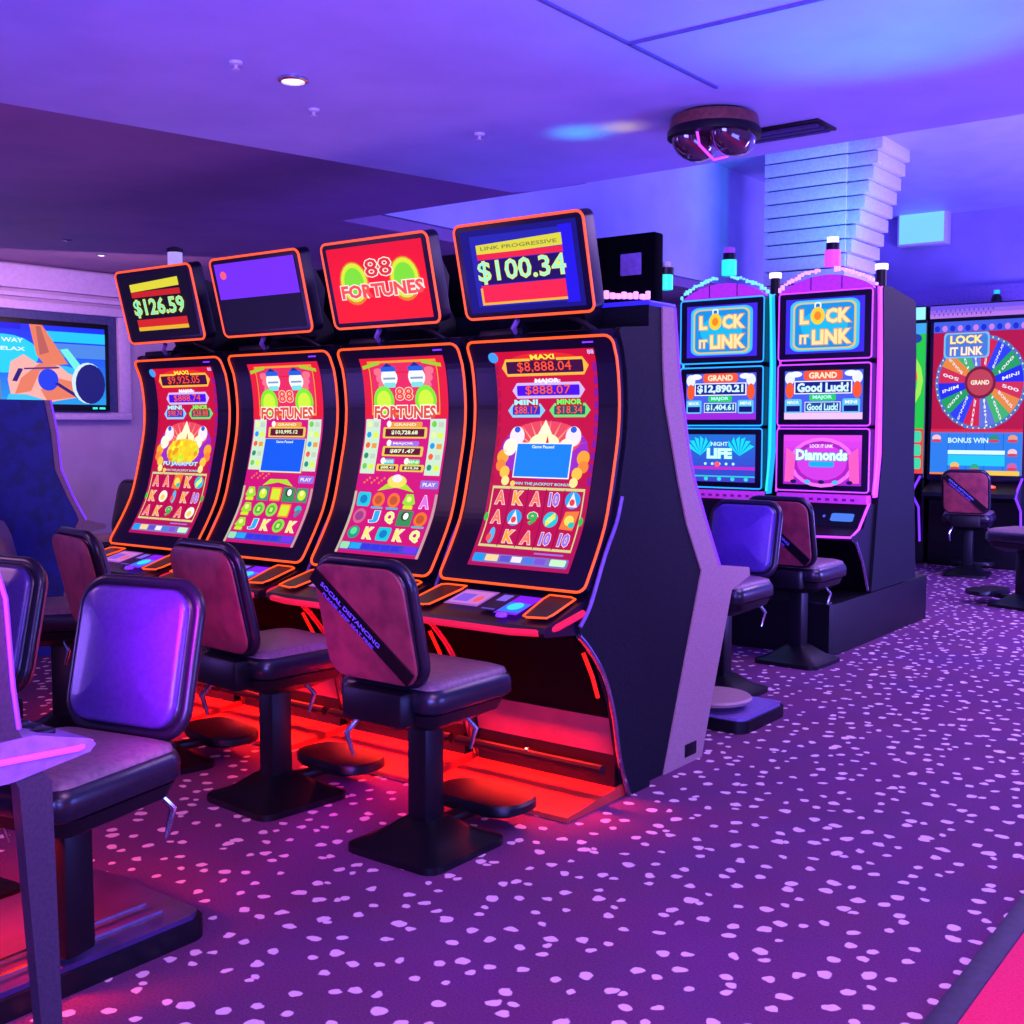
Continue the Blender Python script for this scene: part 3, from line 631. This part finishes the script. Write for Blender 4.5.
    tp=part('topper','topper',lambda:G().slab(TW,TH,.08,.03,.012,c=(0,-.02,0)),'bezel',m,(-.0,-.0,2.135),(math.radians(14),0,0))
    part('topper_light','toplight',lambda:G().tube([(x,-.058,z) for x,z in rrect(TW-.006,TH-.006,.03,5)],.0058,6,True),'orange',tp)
    part('topper_hood','hood',lambda:G().prism([(.02,-.16),(.02,.13),(.12,.08),(.16,-.02),(.12,-.13)],-.22,.22),'black',tp)
    {'d':lambda:top_dollars(tp,vals[4],False),'D':lambda:top_dollars(tp,vals[4],True),'8':lambda:top_88(tp),'b':lambda:top_blank(tp)}[topk]()
    return m
PX=[-5.12,-4.33,-3.545,-2.765]
machine(PX[0],'curved slot machine farthest left in the front row, topper reading $126.59','A','d',('$9,925.05','$888.74','$98.74','$28.88','$126.59'),(('A','A','d','K','c'),('K','m','b','K','10'),('A','K','9','A','m')),False)
machine(PX[1],'curved slot machine with half violet, half dark topper, second from the far end','B','b',('$10,995.12','','',''),(('L','G','Y','E','G'),('L','C','C','Y','9'),('L','J','K','C','K')),True)
machine(PX[2],'curved slot machine whose red topper reads 88 FORTUNES','B','8',('$10,728.68','$871.47','$88.41','$10.36'),(('S','O','O','L','A'),('P','J','Q','E','O'),('T','K','S','K','Q')),False)
machine(PX[3],'nearest curved slot machine at the row end, topper reading $100.34','A','D',('$8,888.04','$888.07','$88.17','$18.34','$100.34'),(('A','K','A','10','*'),('A','*','9','c','d'),('b','K','A','10','10')),True)
t=thing('signal_lamp','white candle lamp with a dark cap above the farthest left topper','lamp',(-5.39,4.0,2.38))
obj('lens',G().lathe([(.04,-.06),(.04,.07)],n=18),'frost',t); obj('cap',G().lathe([(.045,.07),(.045,.09),(.02,.1)],n=18),'black',t); obj('stem',G().lathe([(.015,-.40),(.015,-.06)],n=12),'black',t)

# ------------------------------------------------------------------ machines seen from the side, facing away
BND=[(0,1.97),(.02,1.77),(.04,1.6),(.16,1.26),(.24,1.07),(.38,.85),(.10,.0)]
def away(name,label,x,y,prof,inner,sidem,grp=None,top=False,rz=PI,width=.74,led='lilac',trimm='grey',body_inner=None):
    """local: player side towards -Y; prof = outer front curve (dist from back, z) top to bottom, inner = seam"""
    m=thing(name,label,'slot machine',(x,y,0),rz,grp)
    z1=prof[0][1]; hw=width/2
    body=[(-.0,0),(-.0,z1)]+[(-a,b) for a,b in (body_inner or inner)]
    obj('cabinet',G().prism(body,-hw+.003,hw-.003),sidem,m)
    band=[(-a,b) for a,b in inner]+[(-a,b) for a,b in prof[::-1]]
    for s_ in (-1,1): obj('side_trim',G().prism(band,s_*(hw-.03),s_*(hw+.004)),trimm,m)
    # front faces between the trims
    n=len(prof); 
    fp=prof[::-1] if not body_inner else [p for p in prof[::-1] if p[1]>.74]
    obj('front_panel',G().prism([(-a+.03,b) for a,b in fp]+[(-.0-.02,prof[0][1]-.0),(-.02,0 if not body_inner else .76)],-hw+.03,hw-.03),'black',m)
    s0=prof[1]; s1=prof[4]
    fr=G(); vs=[]; 
    for a_,b_ in prof[:5]: vs+=[(-hw+.06,-a_+.022,b_),(hw-.06,-a_+.022,b_)]
    fr.add(vs,[(2*k,2*k+1,2*k+3,2*k+2) for k in range(4)]); obj('display',fr,'violet',m)
    obj('edge_light',G().tube([(-hw-.004,-a_-.003,b_) for a_,b_ in prof[:6]],.006,6),led if led!='lilac' else 'violet',m)
    return m
prof=[(.20,1.99),(.24,1.74),(.33,1.41),(.39,1.26),(.51,1.06),(.64,.86),(.95,.82),(.96,.78),(.77,.73),(.49,.0)]
m=away('slot_machine','grey-edged black machine backing onto the nearest curved machine, string lights on top',-2.79,4.10,prof,[(.10,1.99),(.11,1.77),(.13,1.6),(.25,1.26),(.33,1.07),(.47,.85),(.15,0)],'side')
g=G(); rnd=random.Random(2)
for k in range(26):
    x=-.36+.72*k/25; z=2.01+.02*sin(PI*k/25); g.box(x-.009,x+.009,-.02+rnd.uniform(-.01,.01),.005,z,z+rnd.uniform(.02,.035),.004)
obj('string_light',g,'bulbpink',m)
obj('light_rail',G().box(-.37,.37,-.22,-.0,1.985,2.008,.006),'blueled',m)
g=G().box(-.365,.02,-.12,-.05,2.01,2.29,.01); obj('topper_box',g,'matte',m); obj('vent_square',G().box(-.30,-.20,-.051,-.046,2.12,2.21,.004),'lilac',m)
obj('service_socket',G().box(-.376,-.37,-.44,-.33,.03,.09,.004),'black',m) 
t=thing('signal_lamp','green-lit candle lamp on the grey-edged black machine','lamp',(-2.46,4.30,2.07))
obj('lens',G().lathe([(.03,0),(.03,.06)],n=16),'teal',t); obj('cap',G().lathe([(.034,.06),(.034,.09)],n=16),'black',t); obj('tip',G().lathe([(.02,.09),(.02,.115)],n=12),'white',t)
for i,x in enumerate((-3.57,-4.35,-5.13)):
    mm=away('slot_machine','dark back-to-back machine mostly hidden behind the front row toppers',x,4.10,prof,[(.10,1.99),(.11,1.77),(.13,1.6),(.25,1.26),(.33,1.07),(.47,.85),(.15,0)],'side','dark machines hidden behind the front row')
    obj('topper_box',G().box(-.30,.18,-.14,.0,2.0,2.29,.03),'black',mm)
# foot sled of the rear machine
def sled(label,x,y,w,l,rz=0,top='lilac'):
    t=thing('foot_platform',label,'footrest',(x,y,0),rz)
    obj('base',G().prism([(a,b) for a,b in rrect(w,l,.06,5)],0,.06,'z'),'black',t)
    obj('tread',G().prism([(a,b) for a,b in rrect(w-.03,l-.03,.05,5)],.06,.075,'z'),top,t); return t
sled('blue-lit rounded foot platform beside the grey-edged machine base',-2.68,5.28,.52,.50)
t=thing('foot_disc','pale lilac disc standing over the blue-lit foot platform','footrest',(-2.68,5.2,.0))
obj('disc',G().lathe([(.03,.10),(.19,.11),(.2,.125),(.19,.135),(.0,.14)],n=28),'grey',t); obj('stem',G().lathe([(.03,.075),(.03,.11)],n=12),'black',t)

# blue side machine by the television wall
profL=[(.38,1.66),(.42,1.45),(.44,1.21),(.52,1.03),(.58,.92),(.61,.87),(.76,.83),(.76,.80),(.55,.78),(.40,.0)]
away('slot_machine','deep blue sided machine with violet edge standing under the television',-7.27,3.75,profL,[(.34,1.66),(.38,1.45),(.40,1.21),(.48,1.03),(.54,.92),(.56,.87),(.52,.80),(.36,0)],'sideblue',led='lilac')
# near machine at the left frame edge
profN=[(.62,1.85),(.66,1.55),(.70,1.3),(.745,1.14),(.755,.95),(.765,.86),(.78,.83),(.79,.79),(.84,.73),(.85,.0)]
m=away('slot_machine','cropped near machine at the left edge with a glowing button ledge',-2.65,.50,profN,[(.58,1.85),(.62,1.55),(.66,1.3),(.70,1.14),(.71,.95),(.72,.86),(.73,.83),(.74,.79),(.765,.73),(.81,0)],'black',trimm='neartrim',body_inner=[(.58,1.85),(.62,1.55),(.66,1.3),(.70,1.14),(.71,.95),(.72,.86),(.73,.80),(.30,.70),(.30,0)])
obj('button_ledge',G().prism([(-a,b) for a,b in [(.70,.84),(.80,.84),(.93,.805),(.945,.79),(.93,.775),(.75,.75),(.70,.75)]],-.38,.38),'lilac',m)
obj('ledge_light',G().tube([(-.384,-.70,.80),(-.384,-.90,.79),(-.36,-.945,.79),(.36,-.945,.79),(.384,-.90,.79),(.384,-.7,.80)],.007,8),'pink',m)
g=G()
for k in range(5): g.box(-.33+k*.055,-.295+k*.055,-.88,-.83,.818,.832,.004)
obj('deck_button',g,'bezel',m)
obj('knee_light',G().box(-.3,.3,-.74,-.72,.6,.62),'red',m)
l=bpy.data.lights.new('near_knee_lamp','AREA'); l.shape='RECTANGLE'; l.size=.6; l.size_y=.1; l.energy=15; l.color=(1,.02,.01)
lo=bpy.data.objects.new('near_knee_lamp',l); COL.objects.link(lo); lo.location=(-2.95,1.36,.45); aim(lo,(-3.15,1.6,0)); l.energy=24; l.spread=math.radians(120)
sled('black foot platform under the near violet-lit chair',-2.99,1.72,.58,.72,0,'platform')
for dx in (.14,.22): obj('chrome_rod',G().tube([(dx,-.3,.09),(dx,.24,.09)],.008,6),'chrome',bpy.data.objects['foot_platform.001'])

# ------------------------------------------------------------------ chairs
def curve_strap(h,w):
    # diagonal strap, upper left to lower right, on the back shell
    g=G(); p=Vector((-.185,0,.17)); q=Vector((.185,0,-.17)); d=(q-p).normalized(); n=Vector((-d.z,0,d.x))*.028
    g.add([tuple(p-n),tuple(q-n),tuple(q+n),tuple(p+n)]+[tuple(v+Vector((0,-.006,0))) for v in (p-n,q-n,q+n,p+n)],[(0,1,2,3),(4,7,6,5),(0,4,5,1),(1,5,6,2),(2,6,7,3),(3,7,4,0)])
    return g
def chair(label,x,y,rz,strap=False,grp=None,foot=True,backm='brown',base=True,fc='cushion'):
    """local: sitter faces +Y, back shell towards -Y"""
    c=thing('casino_chair',label,'chair',(x,y,0),rz,grp)
    if base: part('base','chbase',lambda:G().loft([[(a,b,0) for a,b in rrect(.42,.42,.05,3)],[(a,b,.025) for a,b in rrect(.42,.42,.05,3)],[(a,b,.05) for a,b in rrect(.30,.30,.05,3)],[(a,b,.11) for a,b in rrect(.13,.13,.02,3)]]),'black',c)
    part('pedestal','chped',lambda:G().box(-.045,.045,-.05,.05,.1,.50,.01),'black',c)
    part('seat_pan','chpan',lambda:G().loft([[(a,b,.46) for a,b in rrect(.24,.24,.04,4)],[(a,b,.50) for a,b in rrect(.40,.40,.06,4)],[(a,b,.54) for a,b in rrect(.43,.43,.06,4)]]),'black',c)
    def cush():
        g=G(); rg=[]
        for d,z in ((.02,.54),(.0,.555),(.0,.60),(.008,.62),(.03,.635),(.08,.642),(.16,.645)): rg.append([(a,b+.01,z) for a,b in rrect(.46-2*d,.46-2*d,max(.06-d*.5,.01),5)])
        return g.loft(rg)
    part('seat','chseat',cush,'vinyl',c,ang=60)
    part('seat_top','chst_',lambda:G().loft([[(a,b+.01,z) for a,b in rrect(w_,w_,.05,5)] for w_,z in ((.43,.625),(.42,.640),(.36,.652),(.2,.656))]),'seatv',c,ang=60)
    tilt=(math.radians(13),0,0)   # top leans backwards (towards -Y)
    bk=part('backrest','chback',lambda:G().slab(.40,.40,.05,.07,.02),'vinyl',c,(0,-.265,.85),tilt,ang=60)
    part('back_shell','chshell',lambda:G().slab(.405,.405,.012,.07,.005,.012,(0,-.034,0)),backm,bk,ang=60)
    part('back_piping','chpip',lambda:G().tube([(a,0,b) for a,b in rrect(.415,.415,.08,7)],.019,8,True),'vinyl',bk,ang=60)
    def fr():
        g=G(); g.slab(.385,.385,.04,.07,.02,.03,(0,0,0)); g.v=[(-a,-b+.022,cc) for a,b,cc in g.v]; return g
    part('front_cushion','chfc'+fc,fr,fc,bk,ang=60)
    part('back_bracket','chbr',lambda:G().box(-.14,.14,-.28,-.15,.50,.62,.02),'black',c)
    part('lever','chlev',lambda:G().tube([(-.12,-.2,.5),(-.15,-.24,.44),(-.14,-.22,.36)],[.008,.012,.006],8),'chrome',c)
    part('lever','chlev2',lambda:G().tube([(.16,.02,.5),(.19,.05,.45),(.18,.03,.38)],[.008,.010,.006],8),'chrome',c)
    if foot:
        part('footrest_arm','chfa',lambda:G().box(-.03,.03,.05,.34,.05,.085,.01),'black',c)
        part('footrest','chfr',lambda:G().loft([[(a,b+.33,z) for a,b in rrect(w_,.24,.10,6)] for w_,z in ((.38,.07),(.42,.08),(.42,.105),(.40,.115))]),'black',c)
    if strap:
        s_=part('strap','chstrap',lambda:curve_strap(0,0),'black',bk,(0,-.052,0))
        a_=Art(lambda u,v,d:(u,-.0075-d,v)); r_=math.atan2(-.34,.37)
        a_.text('SOCIAL DISTANCING',-.035,.040,.30,.018,(140,130,240),1,.02,rot=r_); a_.text('PLEASE KEEP SEAT FREE',-.050,.018,.26,.012,(120,110,230),1,.02,rot=r_)
        if 'chst' not in MESHES: MESHES['chst']=mesh('lettering',a_.g,'print',color=True)
        link('lettering',MESHES['chst'],s_)
    return c
D=math.radians
gr='maroon-backed chairs at the curved machines'
chair('maroon-backed chair with a diagonal strap, nearest of the front row',-2.67,3.0,D(0),True,gr)
chair('plain maroon-backed chair second nearest in the front row',-3.50,3.03,D(-5),False,gr)
chair('maroon-backed chair showing above the near blue-lit chair',-4.28,3.0,D(-12),False,gr)
chair('dark chair cropped by the left edge beside the blue sided machine',-5.05,3.05,D(-38),False,gr)
chair('blue and violet lit glossy chair nearest the camera at left',-2.74,1.65,PI+D(12),False,None,False,base=False)
chair('violet-lit chair cropped at the left edge beside the near machine',-3.60,1.68,D(188),False,None,False)
chair('blue-lit chair seen past the grey machine edge, facing the camera',-2.93,5.78,PI,False,None,False)
chair('strapped brown chair in front of the two blue and pink machines',-2.93,6.84,D(-2),True,None,False)
chair('strapped brown chair in front of the wheel machine',-3.30,11.85,D(8),True)
chair('black chair against the left wall, right of its twin',-7.22,5.1,PI,False,'black chairs by the television wall',False,fc='vinyl')
chair('black chair against the left wall, left of its twin',-7.84,5.1,PI,False,'black chairs by the television wall',False,fc='vinyl')
chair('chair cropped by the right frame edge in the far aisle',-2.35,10.05,D(70),False)

# ------------------------------------------------------------------ two stacked-screen link machines
def lil(cx,label,kind):
    m=thing('slot_machine',label,'slot machine',(cx,7.75,0),0)
    led='cyan' if kind==0 else 'pink'; led2='teal' if kind==0 else 'pink'
    Z=[(1.03,1.48),(1.49,1.93),(1.95,2.43)]; hw=.36
    obj('cabinet',G().box(-.33,.33,.12,.80,.35,2.36,.01),'side',m)
    for s_ in (-1,1):
        obj('side_panel',G().prism([(.12,2.44),(.26,2.46),(.80,2.40),(.84,1.98),(.84,1.3),(.95,.35),(.02,.35),(.10,.9),(.18,1.3),(.16,1.95)],s_*.335,s_*.36),'side',m)
    for i,(z0,z1) in enumerate(Z):
        f=obj('screen_frame',G().slab(.68,z1-z0,.16,.02,.008,c=(0,.06,(z0+z1)/2)),'bezel',m)
        obj('frame_light',G().tube([(a,-.022,(z0+z1)/2+b) for a,b in rrect(.675,z1-z0-.012,.02,4)],.0052,6,True),led if i<2 else ('cyan' if kind==0 else 'pink'),f)
        a=Art(lambda u,v,d:(-.285+u*.57,-.0215-d,z0+.05+v*(z1-z0-.10)),.002)
        if i==2:
            a.rect(0,0,1,1,(60,40,230),0); a.rr(.06,.04,.94,.97,.12,(60,190,250),1); a.rr(.10,.07,.90,.93,.1,(215,190,110),2); a.rr(.125,.10,.875,.90,.09,(20,140,225),3)
            a.ell(.5,.5,.3,.3,(20,180,235),3.5)
            for t_,u,v,w_,h_ in (('L',.25,.67,.12,.27),('CK',.68,.67,.32,.27),('LINK',.60,.29,.50,.27),('IT',.25,.26,.12,.17)): a.text(t_,u,v,w_,h_,(250,222,160),6,.05,(225,130,40),.04)
            a.ell(.42,.68,.09,.16,(250,200,40),5.5); a.ell(.42,.68,.045,.08,(235,130,20),6); a.rr(.375,.80,.465,.93,.04,(225,235,250),5)
            a.rr(.395,.80,.445,.90,.025,(20,110,200),5.4)
        elif i==1:
            a.rect(0,0,1,1,(70,90,225),0); a.rect(0,.0,1,.14,(150,40,215) if kind==0 else (230,190,235),1)
            for u in (.07,.93): a.ell(u,.85,.065,.13,(225,230,255),1.5); a.ell(u+(.08 if u<.5 else -.08),.93,.08,.06,(235,240,255),1.6); a.ell(u,.60,.055,.17,(240,84,24),2)
            a.rr(.25,.80,.75,1.0,.05,(235,84,50),3); a.text('GRAND',.5,.9,.36,.13,(255,225,190),4,.04)
            a.rect(.13,.52,.87,.79,(240,240,255),3); a.rect(.145,.54,.855,.77,(10,30,130),3.5)
            a.text('$12,890.21' if kind==0 else 'Good Luck!',.5,.655,.66,.20,(205,235,255),5,.05)
            a.rr(.33,.38,.67,.51,.03,(30,200,90),4); a.text('MAJOR',.5,.445,.25,.09,(190,250,255),5,.03)
            a.rect(.27,.15,.73,.36,(220,230,255),3); a.rect(.28,.165,.72,.345,(20,70,150),3.5); a.text('$1,404.61' if kind==0 else 'Good Luck!',.5,.255,.40,.15,(190,240,250),5,.04)
            for u,t_ in ((.12,'MINOR'),(.86,'MINI')): a.rr(u-.11,.13,u+.11,.42,.03,(90,190,235),2.5); a.rect(u-.09,.16,u+.09,.28,(14,20,110),3.5); a.text(t_,u,.35,.15,.07,(240,245,255),4,.02)
        else:
            if kind==0:
                a.grad(0,0,1,1,(60,60,200),(30,110,210),0,8)
                for s_ in (-1,1):
                    for k in range(6): an=.5+k*.35; a.poly([(.5+s_*.28,.55),(.5+s_*(.28+.24*cos(an)),.55+.42*sin(an)),(.5+s_*(.28+.2*cos(an+.25)),.55+.36*sin(an+.25))],(20,215,240),1.5+.1*k)
                a.rect(0,.26,1,.32,(190,40,200),1.2); a.rect(.0,.10,1,.13,(40,200,200),1.2)
                a.text('NIGHT',.5,.80,.24,.09,(190,240,255),4,.03); a.text('LIFE',.5,.60,.36,.22,(200,255,250),4,.06,(20,150,220),.05); a.ell(.47,.37,.04,.06,(250,90,110),4)
                for k in range(5): a.ell(.3+.1*k,.38,.02,.03,(180,240,250),3.8); a.ell(.12+k*.19,.06,.03,.04,(50,210,220),3)
            else:
                a.grad(0,0,1,1,(160,30,200),(225,70,235),0,8)
                for k in range(3): a.ell(.5,.45,.42-.05*k,.50-.07*k,((235,110,250),(170,30,190),(205,60,225))[k],1+.2*k)
                for s_ in (-1,1): a.poly([(.5+s_*.48,.05),(.5+s_*.36,.05),(.5+s_*.34,.6),(.5+s_*.46,.75)],(250,90,190),2.4); 
                a.text('LOCK IT LINK',.5,.78,.30,.07,(240,230,255),4,.03); a.text('Diamonds',.5,.60,.66,.22,(215,255,250),4,.05,(40,160,200),.04); a.rr(.34,.36,.66,.47,.03,(20,170,230),3)
                for k in range(5): a.ell(.14+k*.18,.06,.04,.04,((20,20,90),(60,190,240))[k%2],3)
        a.make('display',f)
    # side led strips, deck, knee part
    for s_ in (-1,1): obj('edge_light',G().tube([(s_*.355,.02,1.02),(s_*.362,.06,1.3),(s_*.362,.07,1.9),(s_*.355,.04,2.44)],.009,6),led2,m)
    obj('edge_strip',G().prism([(.05,2.43),(.13,2.45),(.16,1.95),(.19,1.3),(.12,1.0),(.04,1.0),(.06,1.3),(.07,1.95)],.345,.352),led,m)
    obj('sign_strip',G().box(-.33,.33,-.03,.06,.955,1.015,.004),'magenta',m)
    a=Art(lambda u,v,d:(-.3+u*.6,-.031-d,.96+v*.05))
    for k in range(9): a.rect(.06+k*.1,.25,.11+k*.1,.6,(90,20,120),1)
    a.make('sign_print',m)
    obj('lower_panel',G().prism([(0,.955),(-.10,.80),(-.30,.76),(-.32,.73),(-.2,.68),(.05,.35),(.15,.35),(.15,.955)],-.34,.34),'black',m)
    a=Art(lambda u,v,d:(.02+u*.25,-.067-d-(.5-v)*.06,.83+v*.075)); a.rr(.3,.1,.95,.8,.1,(70,120,230),1); a.ell(.1,.5,.04,.12,(90,90,230),1); a.rect(-.95,.3,-.6,.6,(70,70,200),1); a.make('control_screen',m)
    obj('deck_light',G().tube([(-.34,-.20,.80),(-.33,-.31,.75),(0,-.335,.745),(.33,-.31,.75),(.35,-.22,.80),(.35,-.04,.96)],.009,6),led,m)
    obj('knee_trim',G().tube([(.345,-.26,.72),(.347,-.14,.58),(.347,-.02,.365)],.012,6),'chrome',m)
    # crown of string lights
    dome=[(-.33,2.43)]+[(-.33+.66*k/14,2.44+.10*sin(PI*k/14)**.8) for k in range(15)]+[(.33,2.43)]
    obj('crown',G().prism(dome,-.0,.05,'y'),'magenta',m)
    g=G(); rnd=random.Random(cx)
    gs=(G(),G())
    for k in range(30):
        t_=k/29; x=-.35+.70*t_; z=2.45+.125*sin(PI*t_)**.8; 
        if .42<t_<.58: continue
        g=gs[t_>.5]; g.box(x-.009,x+.009,-.02+rnd.uniform(0,.03),.02,z-.008+rnd.uniform(-.008,.012),z+.012+rnd.uniform(0,.012),.003)
    for g in gs: obj('string_light',g,'bulbteal' if kind==0 else 'bulbpink',m)
    for x in (-.112,.112): obj('crown_rib',G().box(x-.003,x+.003,-.004,.0,2.44,2.53),'walldark',m)
    obj('rear_housing',G().box(-.3,.3,.2,.78,2.36,2.43,.02),'side',m)
    return m
lil(-3.95,'blue-lit stacked-screen machine on the left of the pair, showing $12,890.21','' or 0)
lil(-3.16,'pink-lit stacked-screen machine on the right of the pair, showing Diamonds',1)
t=thing('machine_plinth','long dark plinth carrying the blue and pink machine pair','plinth',(-3.55,8.05,0))
obj('plinth_body',G().prism([(-.76,-.95),(.72,-.95),(.74,-.9),(.74,.95),(-.76,.95)],0,.34,'z'),'black',t)
obj('corner_post',G().box(.60,.70,-.94,-.86,.335,.348),'chrome',t)
for (x,z,lens,cap,lab) in ((-3.93,2.61,'teal','black','green-lit candle lamp on the crown of the blue-lit machine'),(-3.14,2.61,'pink','white','pink candle lamp with a white cap on the crown of the pink-lit machine')):
    t=thing('signal_lamp',lab,'lamp',(x,7.80,z)); obj('lens',G().lathe([(.055,-.01),(.055,.10)],n=18),lens,t); obj('cap',G().lathe([(.045,.10),(.045,.15)],n=16),'black',t); obj('tip',G().lathe([(.04,.15),(.04,.19)],n=14),'bulb' if cap=='white' else 'violet',t)
for (x,lab) in ((-3.98,'small white-capped lamp behind the blue-lit machine crown'),(-3.18,'small white-capped lamp behind the pink-lit machine crown')):
    t=thing('signal_lamp',lab,'lamp',(x+.28,8.1,2.47)); obj('lens',G().lathe([(.035,0),(.035,.12)],n=14),'black',t); obj('tip',G().lathe([(.045,.12),(.045,.16)],n=14),'bulb',t)
# two machines backing onto the pair
# ------------------------------------------------------------------ wheel machines far right
def wheelm(cx,label,kind):
    m=thing('slot_machine',label,'slot machine',(cx,12.5,0),0); hw=.50
    obj('cabinet',G().box(-hw+.01,hw-.01,.05,.75,0,2.62,.01),'black',m)
    obj('bezel',G().slab(1.0,1.78,.08,.03,.01,c=(0,.02,1.80)),'bezel',m)
    a=Art((lambda u,v,d:(-.46+u*.92,-.022-d,.98+v*1.60)) if kind==0 else (lambda u,v,d:(-.49+u*.98,-.022-d,.98+v*1.60)),.003)
    if kind==0:
        a.rect(0,0,1,1,(170,14,50),0); a.rect(0,.93,1,1,(60,90,220),1)
        for k in range(12): a.ell(.04+k*.085,.955,.03,.02,((20,40,200),(190,120,220))[k%2],1.5)
        cols=[(30,40,225),(200,30,60),(220,130,40),(30,150,80),(90,110,210),(200,40,70),(40,60,230),(60,170,100)]
        a.ell(.53,.60,.50,.31,(60,110,190),1); n=16
        for k in range(n):
            a0=2*PI*k/n; a.poly([(.53,.60)]+[(.53+.46*cos(a0+2*PI/n*q/4),.60+.285*sin(a0+2*PI/n*q/4)) for q in range(5)],cols[(k*3)%8],2)
            am=a0+PI/n; a.text(('MINI','1000','BONUS','500')[k%4],.53+.33*cos(am),.60+.2*sin(am),.18,.022,(225,225,240),3,.02,rot=am)
        for k in range(48): a0=2*PI*k/48; a.ell(.53+.48*cos(a0),.60+.297*sin(a0),.008,.006,(235,225,160),3)
        a.ell(.53,.60,.17,.105,(110,20,40),3.5); a.ell(.53,.60,.14,.085,(180,60,70),4); a.text('GRAND',.53,.60,.20,.03,(250,235,210),5,.03)
        a.rr(.12,.76,.62,.925,.03,(110,180,230),3.6); a.rr(.14,.77,.60,.915,.03,(60,120,210),4); a.text('LOCK',.37,.88,.36,.055,(235,235,140),5,.04,(190,60,150),.04); a.text('IT LINK',.37,.805,.36,.055,(235,235,200),5,.04,(190,60,150),.04)
        a.rect(.0,.27,1,.30,(205,30,40),5); a.rect(0,0,1,.28,(40,120,225),5); a.rect(.2,.135,.82,.16,(210,255,235),6.5); a.rect(.2,.06,.82,.13,(30,190,235),6)
        a.text('BONUS WIN',.42,.225,.44,.035,(200,235,255),7,.03)
        for (u,v,c) in ((.07,.23,(230,190,200)),(.70,.23,(30,140,110)),(.90,.23,(220,150,120)),(.90,.14,(230,190,200)),(.90,.05,(200,90,160)),(.28,.05,(230,180,90)),(.50,.04,(40,160,130))): a.ell(u,v+.01,.05,.022,c,7); a.ell(u,v-.008,.06,.01,(200,60,80),7.3)
        for k in range(1,5): a.rect(.2*k-.003,0,.2*k+.003,.27,(20,80,190),5.5)
        a.rect(0,0,.2,.012,(235,120,40),7.5); a.rr(.62,.0,.98,.03,.01,(235,190,60),7.5)
    else:
        a.rect(0,0,1,1,(30,190,60),0); a.ell(.5,.62,.48,.28,(150,225,70),1)
        n=14
        for k in range(n): a0=2*PI*k/n; a.poly([(.5,.62)]+[(.5+.42*cos(a0+2*PI/n*q/3),.62+.25*sin(a0+2*PI/n*q/3)) for q in range(4)],((235,90,60),(60,200,80),(240,200,90),(40,150,190))[k%4],2)
        a.rect(0,.0,1,.30,(225,60,50),3)
        for r in range(3):
            for c in range(5): a.rr(.04+c*.195,.03+r*.09,.2+c*.195,.105+r*.09,.02,(60,205,160),4)
        a.rect(.0,.93,1,1,(60,160,230),3); a.ell(.9,.9,.06,.03,(30,60,150),4)
    a.make('display',m)
    obj('header',G().box(-hw,hw,-.06,.1,2.60,2.76,.01),'black',m)
    a=Art(lambda u,v,d:(-.49+u*.98,-.062-d,2.615+v*.13),.003)
    if kind==0: a.grad(0,0,1,1,(190,120,220),(90,70,225),0,3); [a.rect(.04+.024*k,.2+.3*(k%2),.052+.024*k,.36+.3*(k%2),(70,60,170),1) for k in range(26)]
    else: a.rect(0,0,1,1,(150,235,250),0)
    a.make('header_display',m)
    obj('deck',G().prism([(.0,.92),(-.28,.80),(-.30,.76),(-.05,.70),(.06,.2),(.1,.2),(.1,.92)],-.46,.46),'black',m)
    obj('edge_light',G().tube([(.47,-.04,.95),(.48,-.26,.84),(.48,-.30,.76),(.47,-.06,.62),(.47,0,.25)],.012,6),'violet',m)
    obj('deck_button',G().lathe([(.045,0),(.045,.02),(.001,.03)],(.20,-.16,.855),16),'orange',m)
    return m
wheelm(-3.43,'tall wheel bonus machine at the right edge, spinning wheel over blue panels',0)
wheelm(-4.46,'tall green-screened machine glimpsed left of the wheel machine',1)
t=thing('header_camera','small lamp on top of the wheel machine header','lamp',(-3.3,12.6,2.76)); obj('cup',G().lathe([(.06,0),(.05,.06),(.03,.09)],n=14),'black',t); obj('lens',G().lathe([(.03,.09),(.03,.13)],n=12),'cyan',t)
